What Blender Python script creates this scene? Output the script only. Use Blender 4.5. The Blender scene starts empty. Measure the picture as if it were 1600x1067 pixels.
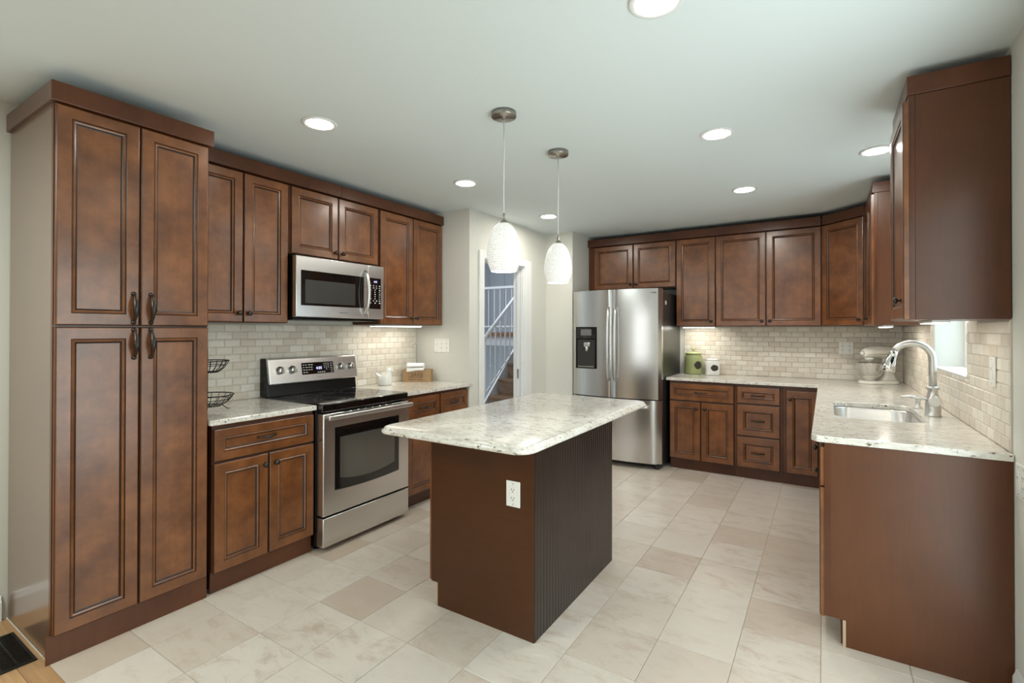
import bpy, bmesh, math, random
from mathutils import Vector, Matrix
random.seed(7)
PI = math.pi
SC = bpy.context.scene
COL = SC.collection

# ------------------------------------------------------------------ camera
cam_d = bpy.data.cameras.new('camera')
cam = bpy.data.objects.new('camera', cam_d); COL.objects.link(cam)
cam_d.sensor_fit = 'HORIZONTAL'; cam_d.sensor_width = 36.0
cam_d.lens = 767.284 / 1600 * 36
cam_d.shift_x = -1.066 / 1600
cam_d.shift_y = -21.228 / 1600
cam_d.clip_start = 0.05
yw, pt, rl = map(math.radians, (32.478, 0.333, 0.061))
fw = Vector((-math.sin(yw) * math.cos(pt), math.cos(yw) * math.cos(pt), math.sin(pt)))
rt = Vector((math.cos(yw), math.sin(yw), 0)); up = rt.cross(fw)
r2 = rt * math.cos(rl) + up * math.sin(rl); u2 = -rt * math.sin(rl) + up * math.cos(rl)
cam.matrix_world = Matrix(((r2.x, u2.x, -fw.x, 3.323), (r2.y, u2.y, -fw.y, -0.695), (r2.z, u2.z, -fw.z, 1.384), (0, 0, 0, 1)))
SC.camera = cam
# ------------------------------------------------------------------ world, daylight, added fill lights, exposure
SC.view_settings.view_transform = 'Standard'; SC.view_settings.look = 'None'
SC.view_settings.gamma = 1.0; SC.view_settings.use_curve_mapping = False
SC.view_settings.exposure = 0.05
W = bpy.data.worlds.new('sky'); SC.world = W; W.use_nodes = True
W.node_tree.nodes['Background'].inputs[0].default_value = (0.80, 0.93, 1.0, 1)
W.node_tree.nodes['Background'].inputs[1].default_value = 0.9
def area(name, loc, rot, sx, sy, power, col):
    d = bpy.data.lights.new(name, 'AREA'); d.shape = 'RECTANGLE'; d.size = sx; d.size_y = sy
    d.energy = power; d.color = col
    o = bpy.data.objects.new(name, d); COL.objects.link(o); o.location = loc; o.rotation_euler = rot
    return o
DAY = (0.88, 1.0, 0.98)
DAY_REAR = 9; DAY_PATIO = 33; DAY_LEFT = 8; DAY_SINK = 7; HALL = 85; REAR_FILL = 60
CAN_E = 125.0; PEND_E = 0.50; STRIP_E = 34.0
for wx in (1.55, 2.45): area('daylight_rear_window', (wx, -4.58, 1.30), (-PI / 2, 0, PI), 0.30, 1.7, DAY_REAR, (0.95, 0.97, 1.0))
area('rear_room_fill', (0.9, -1.5, 2.44), (0, 0, 0), 0.9, 0.9, REAR_FILL, (0.90, 1.0, 0.95))  # unseen fill light, added to brighten the left wall behind the pantry
area('daylight_patio_door', (3.89, 0.75, 1.08), (0, PI / 2, 0), 1.95, 1.5, DAY_PATIO, DAY)
area('daylight_left_window', (0.04, -2.3, 1.45), (0, -PI / 2, 0), 1.4, 1.6, DAY_LEFT, DAY)
area('daylight_sink_window', (4.10, 3.06, 1.62), (0, PI / 2, 0), 0.9, 0.85, DAY_SINK, (0.86, 0.96, 1.0))
area('stair_hall_fill', (-1.0, 5.0, 3.8), (0, 0, 0), 2.0, 2.5, HALL, (0.86, 0.92, 1.0))  # unseen overhead light added to fill the hall, no window there

# ------------------------------------------------------------------ materials
def newmat(name):
    m = bpy.data.materials.new(name); m.use_nodes = True
    nt = m.node_tree; b = nt.nodes['Principled BSDF']
    return m, nt, b
def N(nt, t, **kw):
    n = nt.nodes.new(t)
    for k, v in kw.items():
        if k in n.inputs.keys() if isinstance(k, str) else False: n.inputs[k].default_value = v
        else: setattr(n, k, v)
    return n
def L(nt, a, b): nt.links.new(a, b)
def plain(name, col, rough=0.5, metal=0.0, coat=0.0, emit=None, es=0.0, spec=None, bump=0.0, bscale=200):
    m, nt, b = newmat(name)
    b.inputs['Base Color'].default_value = (*col, 1); b.inputs['Roughness'].default_value = rough
    b.inputs['Metallic'].default_value = metal; b.inputs['Coat Weight'].default_value = coat
    b.inputs['Coat Roughness'].default_value = 0.1
    if spec is not None: b.inputs['Specular IOR Level'].default_value = spec
    if emit: b.inputs['Emission Color'].default_value = (*emit, 1); b.inputs['Emission Strength'].default_value = es
    # slight procedural unevenness so that no surface is perfectly flat
    tc = N(nt, 'ShaderNodeTexCoord'); no = N(nt, 'ShaderNodeTexNoise'); no.inputs['Scale'].default_value = 6; no.inputs['Detail'].default_value = 4
    mr = N(nt, 'ShaderNodeMapRange'); mr.inputs['To Min'].default_value = max(0, rough - 0.04); mr.inputs['To Max'].default_value = min(1, rough + 0.04)
    L(nt, tc.outputs['Object'], no.inputs['Vector']); L(nt, no.outputs['Fac'], mr.inputs['Value']); L(nt, mr.outputs[0], b.inputs['Roughness'])
    if bump:
        n2 = N(nt, 'ShaderNodeTexNoise'); n2.inputs['Scale'].default_value = bscale; L(nt, tc.outputs['Object'], n2.inputs['Vector'])
        bp = N(nt, 'ShaderNodeBump'); bp.inputs['Strength'].default_value = bump; bp.inputs['Distance'].default_value = 0.002
        L(nt, n2.outputs['Fac'], bp.inputs['Height']); L(nt, bp.outputs[0], b.inputs['Normal'])
    return m
def ramp(nt, stops):
    r = N(nt, 'ShaderNodeValToRGB'); e = r.color_ramp.elements
    while len(e) < len(stops): e.new(0.5)
    for x, (p, c) in zip(e, stops): x.position = p; x.color = (*c, 1) if len(c) == 3 else c
    return r
def mapping(nt, src, scale=(1, 1, 1), loc=None):
    mp = N(nt, 'ShaderNodeMapping'); mp.inputs['Scale'].default_value = scale
    L(nt, src, mp.inputs['Vector'])
    return mp.outputs[0]
def obj_coords(nt, rnd=True):
    tc = N(nt, 'ShaderNodeTexCoord')
    if not rnd: return tc.outputs['Object']
    oi = N(nt, 'ShaderNodeObjectInfo'); mu = N(nt, 'ShaderNodeMath', operation='MULTIPLY'); mu.inputs[1].default_value = 37.0
    L(nt, oi.outputs['Random'], mu.inputs[0])
    va = N(nt, 'ShaderNodeVectorMath', operation='ADD'); L(nt, tc.outputs['Object'], va.inputs[0]); L(nt, mu.outputs[0], va.inputs[1])
    return va.outputs[0]
def mix(nt, fac, a, b, mode='MIX'):
    n = N(nt, 'ShaderNodeMix', data_type='RGBA', blend_type=mode)
    for i, v in ((0, fac), (6, a), (7, b)):
        if hasattr(v, 'is_linked'): L(nt, v, n.inputs[i])
        elif isinstance(v, (int, float)): n.inputs[i].default_value = v
        else: n.inputs[i].default_value = (*v, 1)
    return n.outputs[2]
def wood(name, dark, light, rough=0.3, grain=(45, 45, 2.5), blotch=2.6, coat=0.2, gstr=0.12, spec=0.4):
    m, nt, b = newmat(name); v = obj_coords(nt)
    n1 = N(nt, 'ShaderNodeTexNoise'); n1.inputs['Scale'].default_value = blotch; n1.inputs['Detail'].default_value = 5; n1.inputs['Roughness'].default_value = 0.62
    L(nt, v, n1.inputs['Vector'])
    r = ramp(nt, [(0.32, dark), (0.68, light)]); L(nt, n1.outputs['Fac'], r.inputs[0])
    n2 = N(nt, 'ShaderNodeTexNoise'); n2.inputs['Scale'].default_value = 1; n2.inputs['Detail'].default_value = 3
    L(nt, mapping(nt, v, grain), n2.inputs['Vector'])
    g = ramp(nt, [(0.3, (1 - gstr,) * 3), (0.7, (1, 1, 1))]); L(nt, n2.outputs['Fac'], g.inputs[0])
    L(nt, mix(nt, 1.0, r.outputs[0], g.outputs[0], 'MULTIPLY'), b.inputs['Base Color'])
    b.inputs['Roughness'].default_value = rough; b.inputs['Coat Weight'].default_value = coat; b.inputs['Coat Roughness'].default_value = 0.22
    b.inputs['Specular IOR Level'].default_value = spec
    return m
def granite(name):
    m, nt, b = newmat(name); tc = N(nt, 'ShaderNodeTexCoord'); v = tc.outputs['Object']
    vs = mapping(nt, v, (0.45, 1.0, 1.0))
    n1 = N(nt, 'ShaderNodeTexNoise'); n1.inputs['Scale'].default_value = 30; n1.inputs['Detail'].default_value = 6; n1.inputs['Roughness'].default_value = 0.65; n1.inputs['Distortion'].default_value = 0.8
    L(nt, vs, n1.inputs['Vector'])
    r1 = ramp(nt, [(0.28, (0.42, 0.38, 0.33)), (0.42, (0.66, 0.62, 0.55)), (0.56, (0.76, 0.74, 0.68))]); L(nt, n1.outputs['Fac'], r1.inputs[0])
    n2 = N(nt, 'ShaderNodeTexNoise'); n2.inputs['Scale'].default_value = 95; n2.inputs['Detail'].default_value = 4; n2.inputs['Distortion'].default_value = 0.6
    L(nt, mapping(nt, v, (0.38, 1.0, 1.0)), n2.inputs['Vector'])
    r2_ = ramp(nt, [(0.605, (0, 0, 0)), (0.69, (1, 1, 1))]); L(nt, n2.outputs['Fac'], r2_.inputs[0])
    c = mix(nt, r2_.outputs[0], r1.outputs[0], (0.17, 0.14, 0.12))
    n3 = N(nt, 'ShaderNodeTexNoise'); n3.inputs['Scale'].default_value = 60; n3.inputs['Detail'].default_value = 3; L(nt, v, n3.inputs['Vector'])
    r3 = ramp(nt, [(0.665, (0, 0, 0)), (0.71, (1, 1, 1))]); L(nt, n3.outputs['Fac'], r3.inputs[0])
    c = mix(nt, r3.outputs[0], c, (0.10, 0.045, 0.025))
    L(nt, c, b.inputs['Base Color']); b.inputs['Roughness'].default_value = 0.16
    b.inputs['Coat Weight'].default_value = 0.3; b.inputs['Coat Roughness'].default_value = 0.05
    return m
def stone_tiles(name, stops, swirl, rough, sc, bump=0.0, vein=(0.42, 0.34, 0.25), veinamt=0.35):
    m, nt, b = newmat(name); tc = N(nt, 'ShaderNodeTexCoord'); ge = N(nt, 'ShaderNodeNewGeometry')
    mu = N(nt, 'ShaderNodeMath', operation='MULTIPLY'); mu.inputs[1].default_value = 91.0; L(nt, ge.outputs['Random Per Island'], mu.inputs[0])
    va = N(nt, 'ShaderNodeVectorMath', operation='ADD'); L(nt, tc.outputs['Object'], va.inputs[0]); L(nt, mu.outputs[0], va.inputs[1])
    r = ramp(nt, stops); L(nt, ge.outputs['Random Per Island'], r.inputs[0])
    n1 = N(nt, 'ShaderNodeTexNoise'); n1.inputs['Scale'].default_value = sc; n1.inputs['Detail'].default_value = 7; n1.inputs['Roughness'].default_value = 0.74; n1.inputs['Distortion'].default_value = 0.5
    L(nt, mapping(nt, va.outputs[0], swirl), n1.inputs['Vector'])
    rv = ramp(nt, [(0.50, (0, 0, 0)), (0.70, (1, 1, 1))]); L(nt, n1.outputs['Fac'], rv.inputs[0])
    mm = N(nt, 'ShaderNodeMath', operation='MULTIPLY'); mm.inputs[1].default_value = veinamt; L(nt, rv.outputs[0], mm.inputs[0])
    fr = N(nt, 'ShaderNodeMath', operation='MULTIPLY'); fr.inputs[1].default_value = 17.3; L(nt, ge.outputs['Random Per Island'], fr.inputs[0])
    f2 = N(nt, 'ShaderNodeMath', operation='FRACT'); L(nt, fr.outputs[0], f2.inputs[0])
    f3 = N(nt, 'ShaderNodeMapRange'); f3.inputs['To Min'].default_value = 0.25; f3.inputs['To Max'].default_value = 1.3; L(nt, f2.outputs[0], f3.inputs['Value'])
    f4 = N(nt, 'ShaderNodeMath', operation='MULTIPLY', use_clamp=True); L(nt, mm.outputs[0], f4.inputs[0]); L(nt, f3.outputs[0], f4.inputs[1])
    c = mix(nt, f4.outputs[0], r.outputs[0], vein)
    rl_ = ramp(nt, [(0.22, (1, 1, 1)), (0.42, (0, 0, 0))]); L(nt, n1.outputs['Fac'], rl_.inputs[0])
    m2 = N(nt, 'ShaderNodeMath', operation='MULTIPLY'); m2.inputs[1].default_value = 0.35; L(nt, rl_.outputs[0], m2.inputs[0])
    c = mix(nt, m2.outputs[0], c, (0.80, 0.77, 0.70))
    L(nt, c, b.inputs['Base Color']); b.inputs['Roughness'].default_value = rough
    if bump:
        n2 = N(nt, 'ShaderNodeTexNoise'); n2.inputs['Scale'].default_value = 90; n2.inputs['Detail'].default_value = 4; L(nt, va.outputs[0], n2.inputs['Vector'])
        bp = N(nt, 'ShaderNodeBump'); bp.inputs['Strength'].default_value = bump; bp.inputs['Distance'].default_value = 0.003
        L(nt, n2.outputs['Fac'], bp.inputs['Height']); L(nt, bp.outputs[0], b.inputs['Normal'])
    return m
def steel(name, col=(0.68, 0.67, 0.65), rough=0.26, stretch=(3, 3, 420), bump=0.012):
    m, nt, b = newmat(name); v = obj_coords(nt, False)
    n = N(nt, 'ShaderNodeTexNoise'); n.inputs['Scale'].default_value = 1; n.inputs['Detail'].default_value = 2; L(nt, mapping(nt, v, stretch), n.inputs['Vector'])
    mr = N(nt, 'ShaderNodeMapRange'); mr.inputs['To Min'].default_value = rough - 0.02; mr.inputs['To Max'].default_value = rough + 0.02
    L(nt, n.outputs['Fac'], mr.inputs['Value']); L(nt, mr.outputs[0], b.inputs['Roughness'])
    b.inputs['Base Color'].default_value = (*col, 1); b.inputs['Metallic'].default_value = 1.0
    b.inputs['Anisotropic'].default_value = 0.5
    return m
def shade_mat(name):
    m, nt, b = newmat(name); tc = N(nt, 'ShaderNodeTexCoord')
    w = N(nt, 'ShaderNodeTexWave', wave_type='BANDS', bands_direction='Z'); w.inputs['Scale'].default_value = 26; w.inputs['Distortion'].default_value = 7; w.inputs['Detail'].default_value = 2; w.inputs['Detail Scale'].default_value = 4
    L(nt, mapping(nt, tc.outputs['Object'], (1.6, 1.6, 1)), w.inputs['Vector'])
    n = N(nt, 'ShaderNodeTexNoise'); n.inputs['Scale'].default_value = 60; L(nt, tc.outputs['Object'], n.inputs['Vector'])
    r = ramp(nt, [(0.0, (0.50, 0.50, 0.46)), (0.45, (1, 1, 0.96))]); L(nt, w.outputs['Fac'], r.inputs[0])
    L(nt, r.outputs[0], b.inputs['Emission Color']); b.inputs['Emission Strength'].default_value = PEND_E
    b.inputs['Base Color'].default_value = (.55, .55, .52, 1); b.inputs['Roughness'].default_value = 0.25
    bp = N(nt, 'ShaderNodeBump'); bp.inputs['Strength'].default_value = 0.4; bp.inputs['Distance'].default_value = 0.002
    L(nt, w.outputs['Fac'], bp.inputs['Height']); L(nt, bp.outputs[0], b.inputs['Normal'])
    return m
def glass_mat(name, col=(0.9, 0.97, 1.0), fac=0.88):
    m = bpy.data.materials.new(name); m.use_nodes = True; nt = m.node_tree; nt.nodes.remove(nt.nodes['Principled BSDF'])
    t = N(nt, 'ShaderNodeBsdfTransparent'); t.inputs[0].default_value = (*col, 1)
    g = N(nt, 'ShaderNodeBsdfGlossy'); g.inputs['Roughness'].default_value = 0.02
    mx = N(nt, 'ShaderNodeMixShader'); mx.inputs[0].default_value = fac
    L(nt, g.outputs[0], mx.inputs[1]); L(nt, t.outputs[0], mx.inputs[2]); L(nt, mx.outputs[0], nt.nodes['Material Output'].inputs[0])
    return m
def planks(name):
    m, nt, b = newmat(name); tc = N(nt, 'ShaderNodeTexCoord')
    br = N(nt, 'ShaderNodeTexBrick'); br.inputs['Scale'].default_value = 1; br.inputs['Brick Width'].default_value = 0.9; br.inputs['Row Height'].default_value = 0.083
    br.inputs['Mortar Size'].default_value = 0.001; br.inputs['Color1'].default_value = (0.42, 0.235, 0.11, 1); br.inputs['Color2'].default_value = (0.56, 0.33, 0.16, 1); br.inputs['Mortar'].default_value = (0.16, 0.08, 0.035, 1)
    L(nt, tc.outputs['Object'], br.inputs['Vector'])
    n = N(nt, 'ShaderNodeTexNoise'); n.inputs['Scale'].default_value = 1; n.inputs['Detail'].default_value = 4; L(nt, mapping(nt, tc.outputs['Object'], (3, 60, 3)), n.inputs['Vector'])
    g = ramp(nt, [(0.3, (0.7, 0.7, 0.7)), (0.7, (1, 1, 1))]); L(nt, n.outputs['Fac'], g.inputs[0])
    L(nt, mix(nt, 1.0, br.outputs['Color'], g.outputs[0], 'MULTIPLY'), b.inputs['Base Color']); b.inputs['Roughness'].default_value = 0.3
    return m

M = {}
M['wood'] = wood('maple_stain', (0.118, 0.0370, 0.0090), (0.250, 0.0900, 0.0265), blotch=7.5, coat=0.6)
M['glaze'] = plain('dark_glaze', (0.022, 0.008, 0.004), 0.35)
M['edge'] = wood('edge_stain', (0.065, 0.0185, 0.0060), (0.120, 0.038, 0.0125))
M['veneer'] = wood('veneer_stain', (0.078, 0.0250, 0.0080), (0.116, 0.0385, 0.0120), rough=0.36, grain=(90, 90, 8), blotch=1.6, gstr=0.12, coat=0.12, spec=0.4)
M['pantry_side'] = wood('pantry_side_veneer', (0.12, 0.062, 0.034), (0.155, 0.083, 0.046), rough=0.22, grain=(40, 40, 4), blotch=1.2, coat=0.8, gstr=0.1)
M['island_panel'] = wood('island_panel_stain', (0.056, 0.0175, 0.0032), (0.076, 0.0240, 0.0045), rough=0.4, grain=(4, 4, 60), blotch=1.2, coat=0.05, gstr=0.12, spec=0.3)
M['bead'] = wood('black_brown_stain', (0.016, 0.010, 0.0075), (0.030, 0.019, 0.014), rough=0.36, grain=(60, 60, 3), blotch=2.0, coat=0.2)
M['rawedge'] = plain('raw_ply_edge', (0.45, 0.33, 0.22), 0.7)
M['granite'] = granite('white_granite')
M['wall'] = plain('wall_paint', (0.66, 0.655, 0.60), 0.85, bump=0.05, bscale=300)
M['ceil'] = plain('ceiling_paint', (0.70, 0.775, 0.785), 0.9, bump=0.04, bscale=300)
M['white'] = plain('white_trim_paint', (0.78, 0.79, 0.78), 0.4)
M['plate'] = plain('white_plastic', (0.82, 0.82, 0.78), 0.35)
M['hallwall'] = plain('hall_paint', (0.57, 0.60, 0.63), 0.8)
M['floor'] = stone_tiles('travertine', [(0.0, (0.48, 0.395, 0.32)), (0.12, (0.54, 0.465, 0.395)), (0.4, (0.575, 0.51, 0.44)), (1.0, (0.62, 0.565, 0.505))], (1.0, 1.9, 1.0), 0.30, 5.5, vein=(0.37, 0.265, 0.18), veinamt=0.62)
M['grout'] = plain('floor_grout', (0.46, 0.39, 0.31), 0.8)
M['tile'] = stone_tiles('tumbled_tile', [(0.0, (0.62, 0.55, 0.46)), (0.3, (0.69, 0.63, 0.54)), (0.65, (0.74, 0.69, 0.60)), (1.0, (0.79, 0.75, 0.67))], (1, 1, 3), 0.38, 9, bump=0.15, vein=(0.50, 0.43, 0.34), veinamt=0.5)
M['tgrout'] = plain('tile_grout', (0.54, 0.49, 0.42), 0.85)
M['steel'] = steel('brushed_steel')
M['steelv'] = steel('brushed_steel_door', (0.62, 0.615, 0.60), 0.22, (420, 420, 3))
M['chrome'] = plain('satin_nickel', (0.68, 0.67, 0.65), 0.32, 1.0)
M['nickel'] = plain('brushed_nickel', (0.36, 0.34, 0.31), 0.3, 1.0)
M['polish'] = plain('polished_steel', (0.75, 0.74, 0.72), 0.07, 1.0)
M['bronze'] = plain('dark_bronze', (0.055, 0.047, 0.042), 0.33, 0.85)
M['black'] = plain('black_enamel', (0.006, 0.006, 0.006), 0.22, spec=0.25)
M['blackg'] = plain('black_glass', (0.004, 0.004, 0.004), 0.04, coat=0.6)
M['fridgeside'] = plain('dark_grey_panel', (0.028, 0.027, 0.026), 0.3)
M['ovenglass'] = plain('oven_glass_inner', (0.16, 0.155, 0.14), 0.13, 0.6)
M['mwglass'] = plain('microwave_mesh_glass', (0.055, 0.055, 0.05), 0.22, 0.2)
M['ring'] = plain('burner_marking', (0.10, 0.10, 0.10), 0.3)
M['mark'] = plain('printed_white', (0.62, 0.62, 0.62), 0.5)
M['markg'] = plain('printed_grey', (0.13, 0.13, 0.13), 0.5)
M['red'] = plain('printed_red', (0.5, 0.03, 0.03), 0.5)
M['led'] = plain('blue_led', (0.2, 0.2, 0.6), 0.4, emit=(0.62, 0.62, 1.0), es=1.6)
def led(es, col=(1.0, 0.945, 0.86)): return plain('led_diffuser', (1, 1, 1), 0.4, emit=col, es=es)

M['shade'] = shade_mat('swirl_glass_shade')
M['cord'] = plain('clear_cord', (0.60, 0.62, 0.62), 0.3)
M['ceramic'] = plain('white_ceramic', (0.80, 0.80, 0.77), 0.15, coat=0.4)
M['green'] = plain('sage_green_ceramic', (0.36, 0.40, 0.17), 0.25, coat=0.4)
M['slate'] = plain('chalk_label', (0.035, 0.028, 0.022), 0.7)
M['mixer'] = plain('cream_enamel', (0.84, 0.82, 0.75), 0.18, coat=0.5)
M['cloth'] = plain('white_cloth', (0.82, 0.82, 0.80), 0.9, bump=0.3, bscale=500)
M['crate'] = wood('crate_pine', (0.26, 0.155, 0.07), (0.42, 0.27, 0.14), rough=0.6, grain=(6, 60, 60), blotch=4, coat=0)
M['ink'] = plain('burnt_ink', (0.06, 0.035, 0.02), 0.7)
M['wire'] = plain('black_wire', (0.015, 0.014, 0.013), 0.4, 0.5)
M['hwood'] = planks('oak_planks')
M['stairwood'] = wood('stair_oak', (0.16, 0.085, 0.04), (0.28, 0.16, 0.08), grain=(3, 50, 50), blotch=4, coat=0.3)
M['rail'] = plain('white_rail_paint', (0.72, 0.73, 0.75), 0.35)
M['glass'] = glass_mat('window_glass')

# ------------------------------------------------------------------ mesh builder
class MB:
    def __init__(s): s.bm = bmesh.new()
    def box(s, x0, y0, z0, x1, y1, z1, mat=0, bev=0.0, seg=2):
        r = bmesh.ops.create_cube(s.bm, size=1.0)['verts']
        for v in r:
            v.co = Vector((x0 + (v.co.x + .5) * (x1 - x0), y0 + (v.co.y + .5) * (y1 - y0), z0 + (v.co.z + .5) * (z1 - z0)))
        fs = {f for v in r for f in v.link_faces}
        for f in fs: f.material_index = mat
        if bev:
            es = list({e for f in fs for e in f.edges})
            q = bmesh.ops.bevel(s.bm, geom=es, offset=bev, segments=seg, affect='EDGES', profile=0.5)
            for f in q['faces']: f.material_index = mat; f.smooth = True
        return s
    def poly(s, pts, axis, a, b, mat=0):
        """prism: 2D outline (ccw) extruded along axis from a to b"""
        def P(p, t):
            return {'x': (t, p[0], p[1]), 'y': (p[0], t, p[1]), 'z': (p[0], p[1], t)}[axis]
        va = [s.bm.verts.new(P(p, a)) for p in pts]; vb = [s.bm.verts.new(P(p, b)) for p in pts]
        n = len(pts); fs = [s.bm.faces.new(va[::-1]), s.bm.faces.new(vb)]
        for i in range(n): fs.append(s.bm.faces.new((va[i], va[(i + 1) % n], vb[(i + 1) % n], vb[i])))
        for f in fs: f.material_index = mat
        return s
    def rings(s, rings, close=True, cap0=True, cap1=True, mat=0, smooth=True, mats=None):
        vs = [[s.bm.verts.new(p) for p in r] for r in rings]
        n = len(vs[0])
        for i in range(len(vs) - 1):
            for j in range(n if close else n - 1):
                f = s.bm.faces.new((vs[i][j], vs[i][(j + 1) % n], vs[i + 1][(j + 1) % n], vs[i + 1][j]))
                f.smooth = smooth; f.material_index = mats[i] if mats else mat
        if cap0: f = s.bm.faces.new(vs[0][::-1]); f.material_index = mats[0] if mats else mat
        if cap1: f = s.bm.faces.new(vs[-1]); f.material_index = mats[-1] if mats else mat
        return s
    def lathe(s, prof, c=(0, 0, 0), axis='z', seg=24, mat=0, cap=True, sx=1, sy=1):
        R = []
        for r, h in prof:
            ring = []
            for k in range(seg):
                a = 2 * PI * k / seg; u, v = r * math.cos(a) * sx, r * math.sin(a) * sy
                p = {'z': (u, v, h), 'y': (u, h, -v), 'x': (h, u, v)}[axis]
                ring.append((c[0] + p[0], c[1] + p[1], c[2] + p[2]))
            R.append(ring)
        return s.rings(R, mat=mat, cap0=cap, cap1=cap)
    def tube(s, pts, r, seg=10, mat=0, cap=True, sy=1.0):
        pts = [Vector(p) for p in pts]; n = len(pts)
        rr = r if isinstance(r, (list, tuple)) else [r] * n
        t0 = (pts[1] - pts[0]).normalized(); ref = Vector((0, 0, 1)) if abs(t0.z) < .9 else Vector((1, 0, 0))
        nrm = (ref - t0 * ref.dot(t0)).normalized(); R = []
        for i, p in enumerate(pts):
            t = (pts[min(i + 1, n - 1)] - pts[max(i - 1, 0)]).normalized()
            nrm = (nrm - t * nrm.dot(t)); nrm.normalize(); bn = t.cross(nrm)
            R.append([p + (nrm * math.cos(2 * PI * k / seg) * sy + bn * math.sin(2 * PI * k / seg)) * rr[i] for k in range(seg)])
        return s.rings(R, mat=mat, cap0=cap, cap1=cap)
    def torus(s, c, R, r, axis='z', seg=32, rs=8, mat=0):
        vs = []
        for i in range(seg):
            a = 2 * PI * i / seg; ring = []
            for j in range(rs):
                b = 2 * PI * j / rs; d = R + r * math.cos(b); h = r * math.sin(b)
                p = {'z': (d * math.cos(a), d * math.sin(a), h), 'y': (d * math.cos(a), h, d * math.sin(a)), 'x': (h, d * math.cos(a), d * math.sin(a))}[axis]
                ring.append(s.bm.verts.new((c[0] + p[0], c[1] + p[1], c[2] + p[2])))
            vs.append(ring)
        for i in range(seg):
            for j in range(rs):
                f = s.bm.faces.new((vs[i][j], vs[(i + 1) % seg][j], vs[(i + 1) % seg][(j + 1) % rs], vs[i][(j + 1) % rs])); f.smooth = True; f.material_index = mat
        return s
    def quad(s, a, b, c, d, mat=0):
        f = s.bm.faces.new([s.bm.verts.new(p) for p in (a, b, c, d)]); f.material_index = mat; return s
    def build(s, name, mats, parent=None, bevel=0.0, loc=None, rz=None, xf=None):
        bm = s.bm
        if xf: bmesh.ops.transform(bm, matrix=xf, verts=bm.verts)
        bmesh.ops.recalc_face_normals(bm, faces=bm.faces)
        me = bpy.data.meshes.new(name); bm.to_mesh(me); bm.free()
        for m in (mats if isinstance(mats, (list, tuple)) else [mats]): me.materials.append(M[m] if isinstance(m, str) else m)
        o = bpy.data.objects.new(name, me); COL.objects.link(o)
        if parent: o.parent = parent
        if loc: o.location = loc
        if rz is not None: o.rotation_euler.z = math.radians(rz)
        if bevel:
            b = o.modifiers.new('bevel', 'BEVEL'); b.width = bevel; b.segments = 2; b.limit_method = 'ANGLE'; b.angle_limit = math.radians(40)
        return o
def thing(name, label, cat, loc=(0, 0, 0), rz=0, group=None):
    o = bpy.data.objects.new(name, None); COL.objects.link(o); o.empty_display_size = 0.1
    o.location = loc; o.rotation_euler.z = math.radians(rz); o['label'] = label; o['category'] = cat
    if group: o['group'] = group
    return o
def tag(o, label, cat, group=None):
    o['label'] = label; o['category'] = cat
    if group: o['group'] = group
    return o
def struct(o, label=None):
    o['kind'] = 'structure'
    if label: o['label'] = label
    return o
def lettering(name, txt, size, mat, parent, x, y, z, ext=0.0004, align='CENTER', spacing=1.0, xf=None):
    """flat letters facing local -y, centred on x, baseline z"""
    cu = bpy.data.curves.new(name, 'FONT'); cu.body = txt; cu.size = size; cu.extrude = ext; cu.align_x = align; cu.space_character = spacing; cu.resolution_u = 3
    t = bpy.data.objects.new(name, cu); COL.objects.link(t); bpy.context.view_layer.update()
    me = bpy.data.meshes.new_from_object(t.evaluated_get(bpy.context.evaluated_depsgraph_get()))
    bpy.data.objects.remove(t); bpy.data.curves.remove(cu)
    me.transform(Matrix.Translation((x, y, z)) @ Matrix.Rotation(PI / 2, 4, 'X'))
    me.materials.clear(); me.materials.append(M[mat]); o = bpy.data.objects.new(name, me); COL.objects.link(o)
    if parent: o.parent = parent
    return o

# ------------------------------------------------------------------ cabinet kit (local frame: x along the front, front at y=0 facing -y, z up)
def front_panel(mb, x0, z0, x1, z1, y0=0.0, t=0.020, stile=0.057):
    w, h = x1 - x0, z1 - z0
    st = min(stile, 0.30 * min(w, h))
    k = min(1.0, st / 0.057)
    prof = [(0, 0, 1), (0, t - .004, 1), (.003, t - .0012, 0), (.006, t, 0), (st - .006 * k, t, 1), (st - .003 * k, t - .004, 0), (st + .002 * k, t - .0015, 0),
            (st + .008 * k, t - .004, 0), (st + .011 * k, t - .0085, 1), (st + .015 * k, t - .0105, 0)]
    R, mats = [], []
    for d, y, g in prof:
        R.append([(x0 + d, y0 - y, z0 + d), (x1 - d, y0 - y, z0 + d), (x1 - d, y0 - y, z1 - d), (x0 + d, y0 - y, z1 - d)]); mats.append(g)
    mats = [0, 1, 0, 0, 1, 0, 0, 1, 1, 0]
    mb.rings(R, mats=mats[:len(R) - 1] + [0], smooth=False)
def knob(parent, x, z, y=-0.020):
    m = MB(); m.lathe([(.008, 0), (.006, -.006), (.006, -.012), (.014, -.016), (.016, -.021), (.013, -.026), (.006, -.0285), (.001, -.029)], (x, y, z), 'y', 16)
    m.torus((x, y - .022, z), .0105, .0022, 'y', 16, 6)
    return m.build('knob', 'bronze', parent)
def pull_v(parent, x, z0, z1, y=-0.020):
    m = MB(); n = 15; P, R = [], []
    for i in range(n):
        t = i / (n - 1); P.append((x, y - .004 - .026 * math.sin(PI * t) ** 0.6, z0 + (z1 - z0) * t)); R.append(.0055 + .0065 * math.sin(PI * t) ** 2)
    m.tube(P, R, 10)
    for z in (z0, z1): m.lathe([(.010, 0), (.010, -.005), (.008, -.012), (.001, -.015)], (x, y, z), 'y', 12)
    m.torus((x, y - .0295, (z0 + z1) / 2), .0115, .0016, 'z', 16, 6)
    return m.build('handle', 'bronze', parent)
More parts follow.
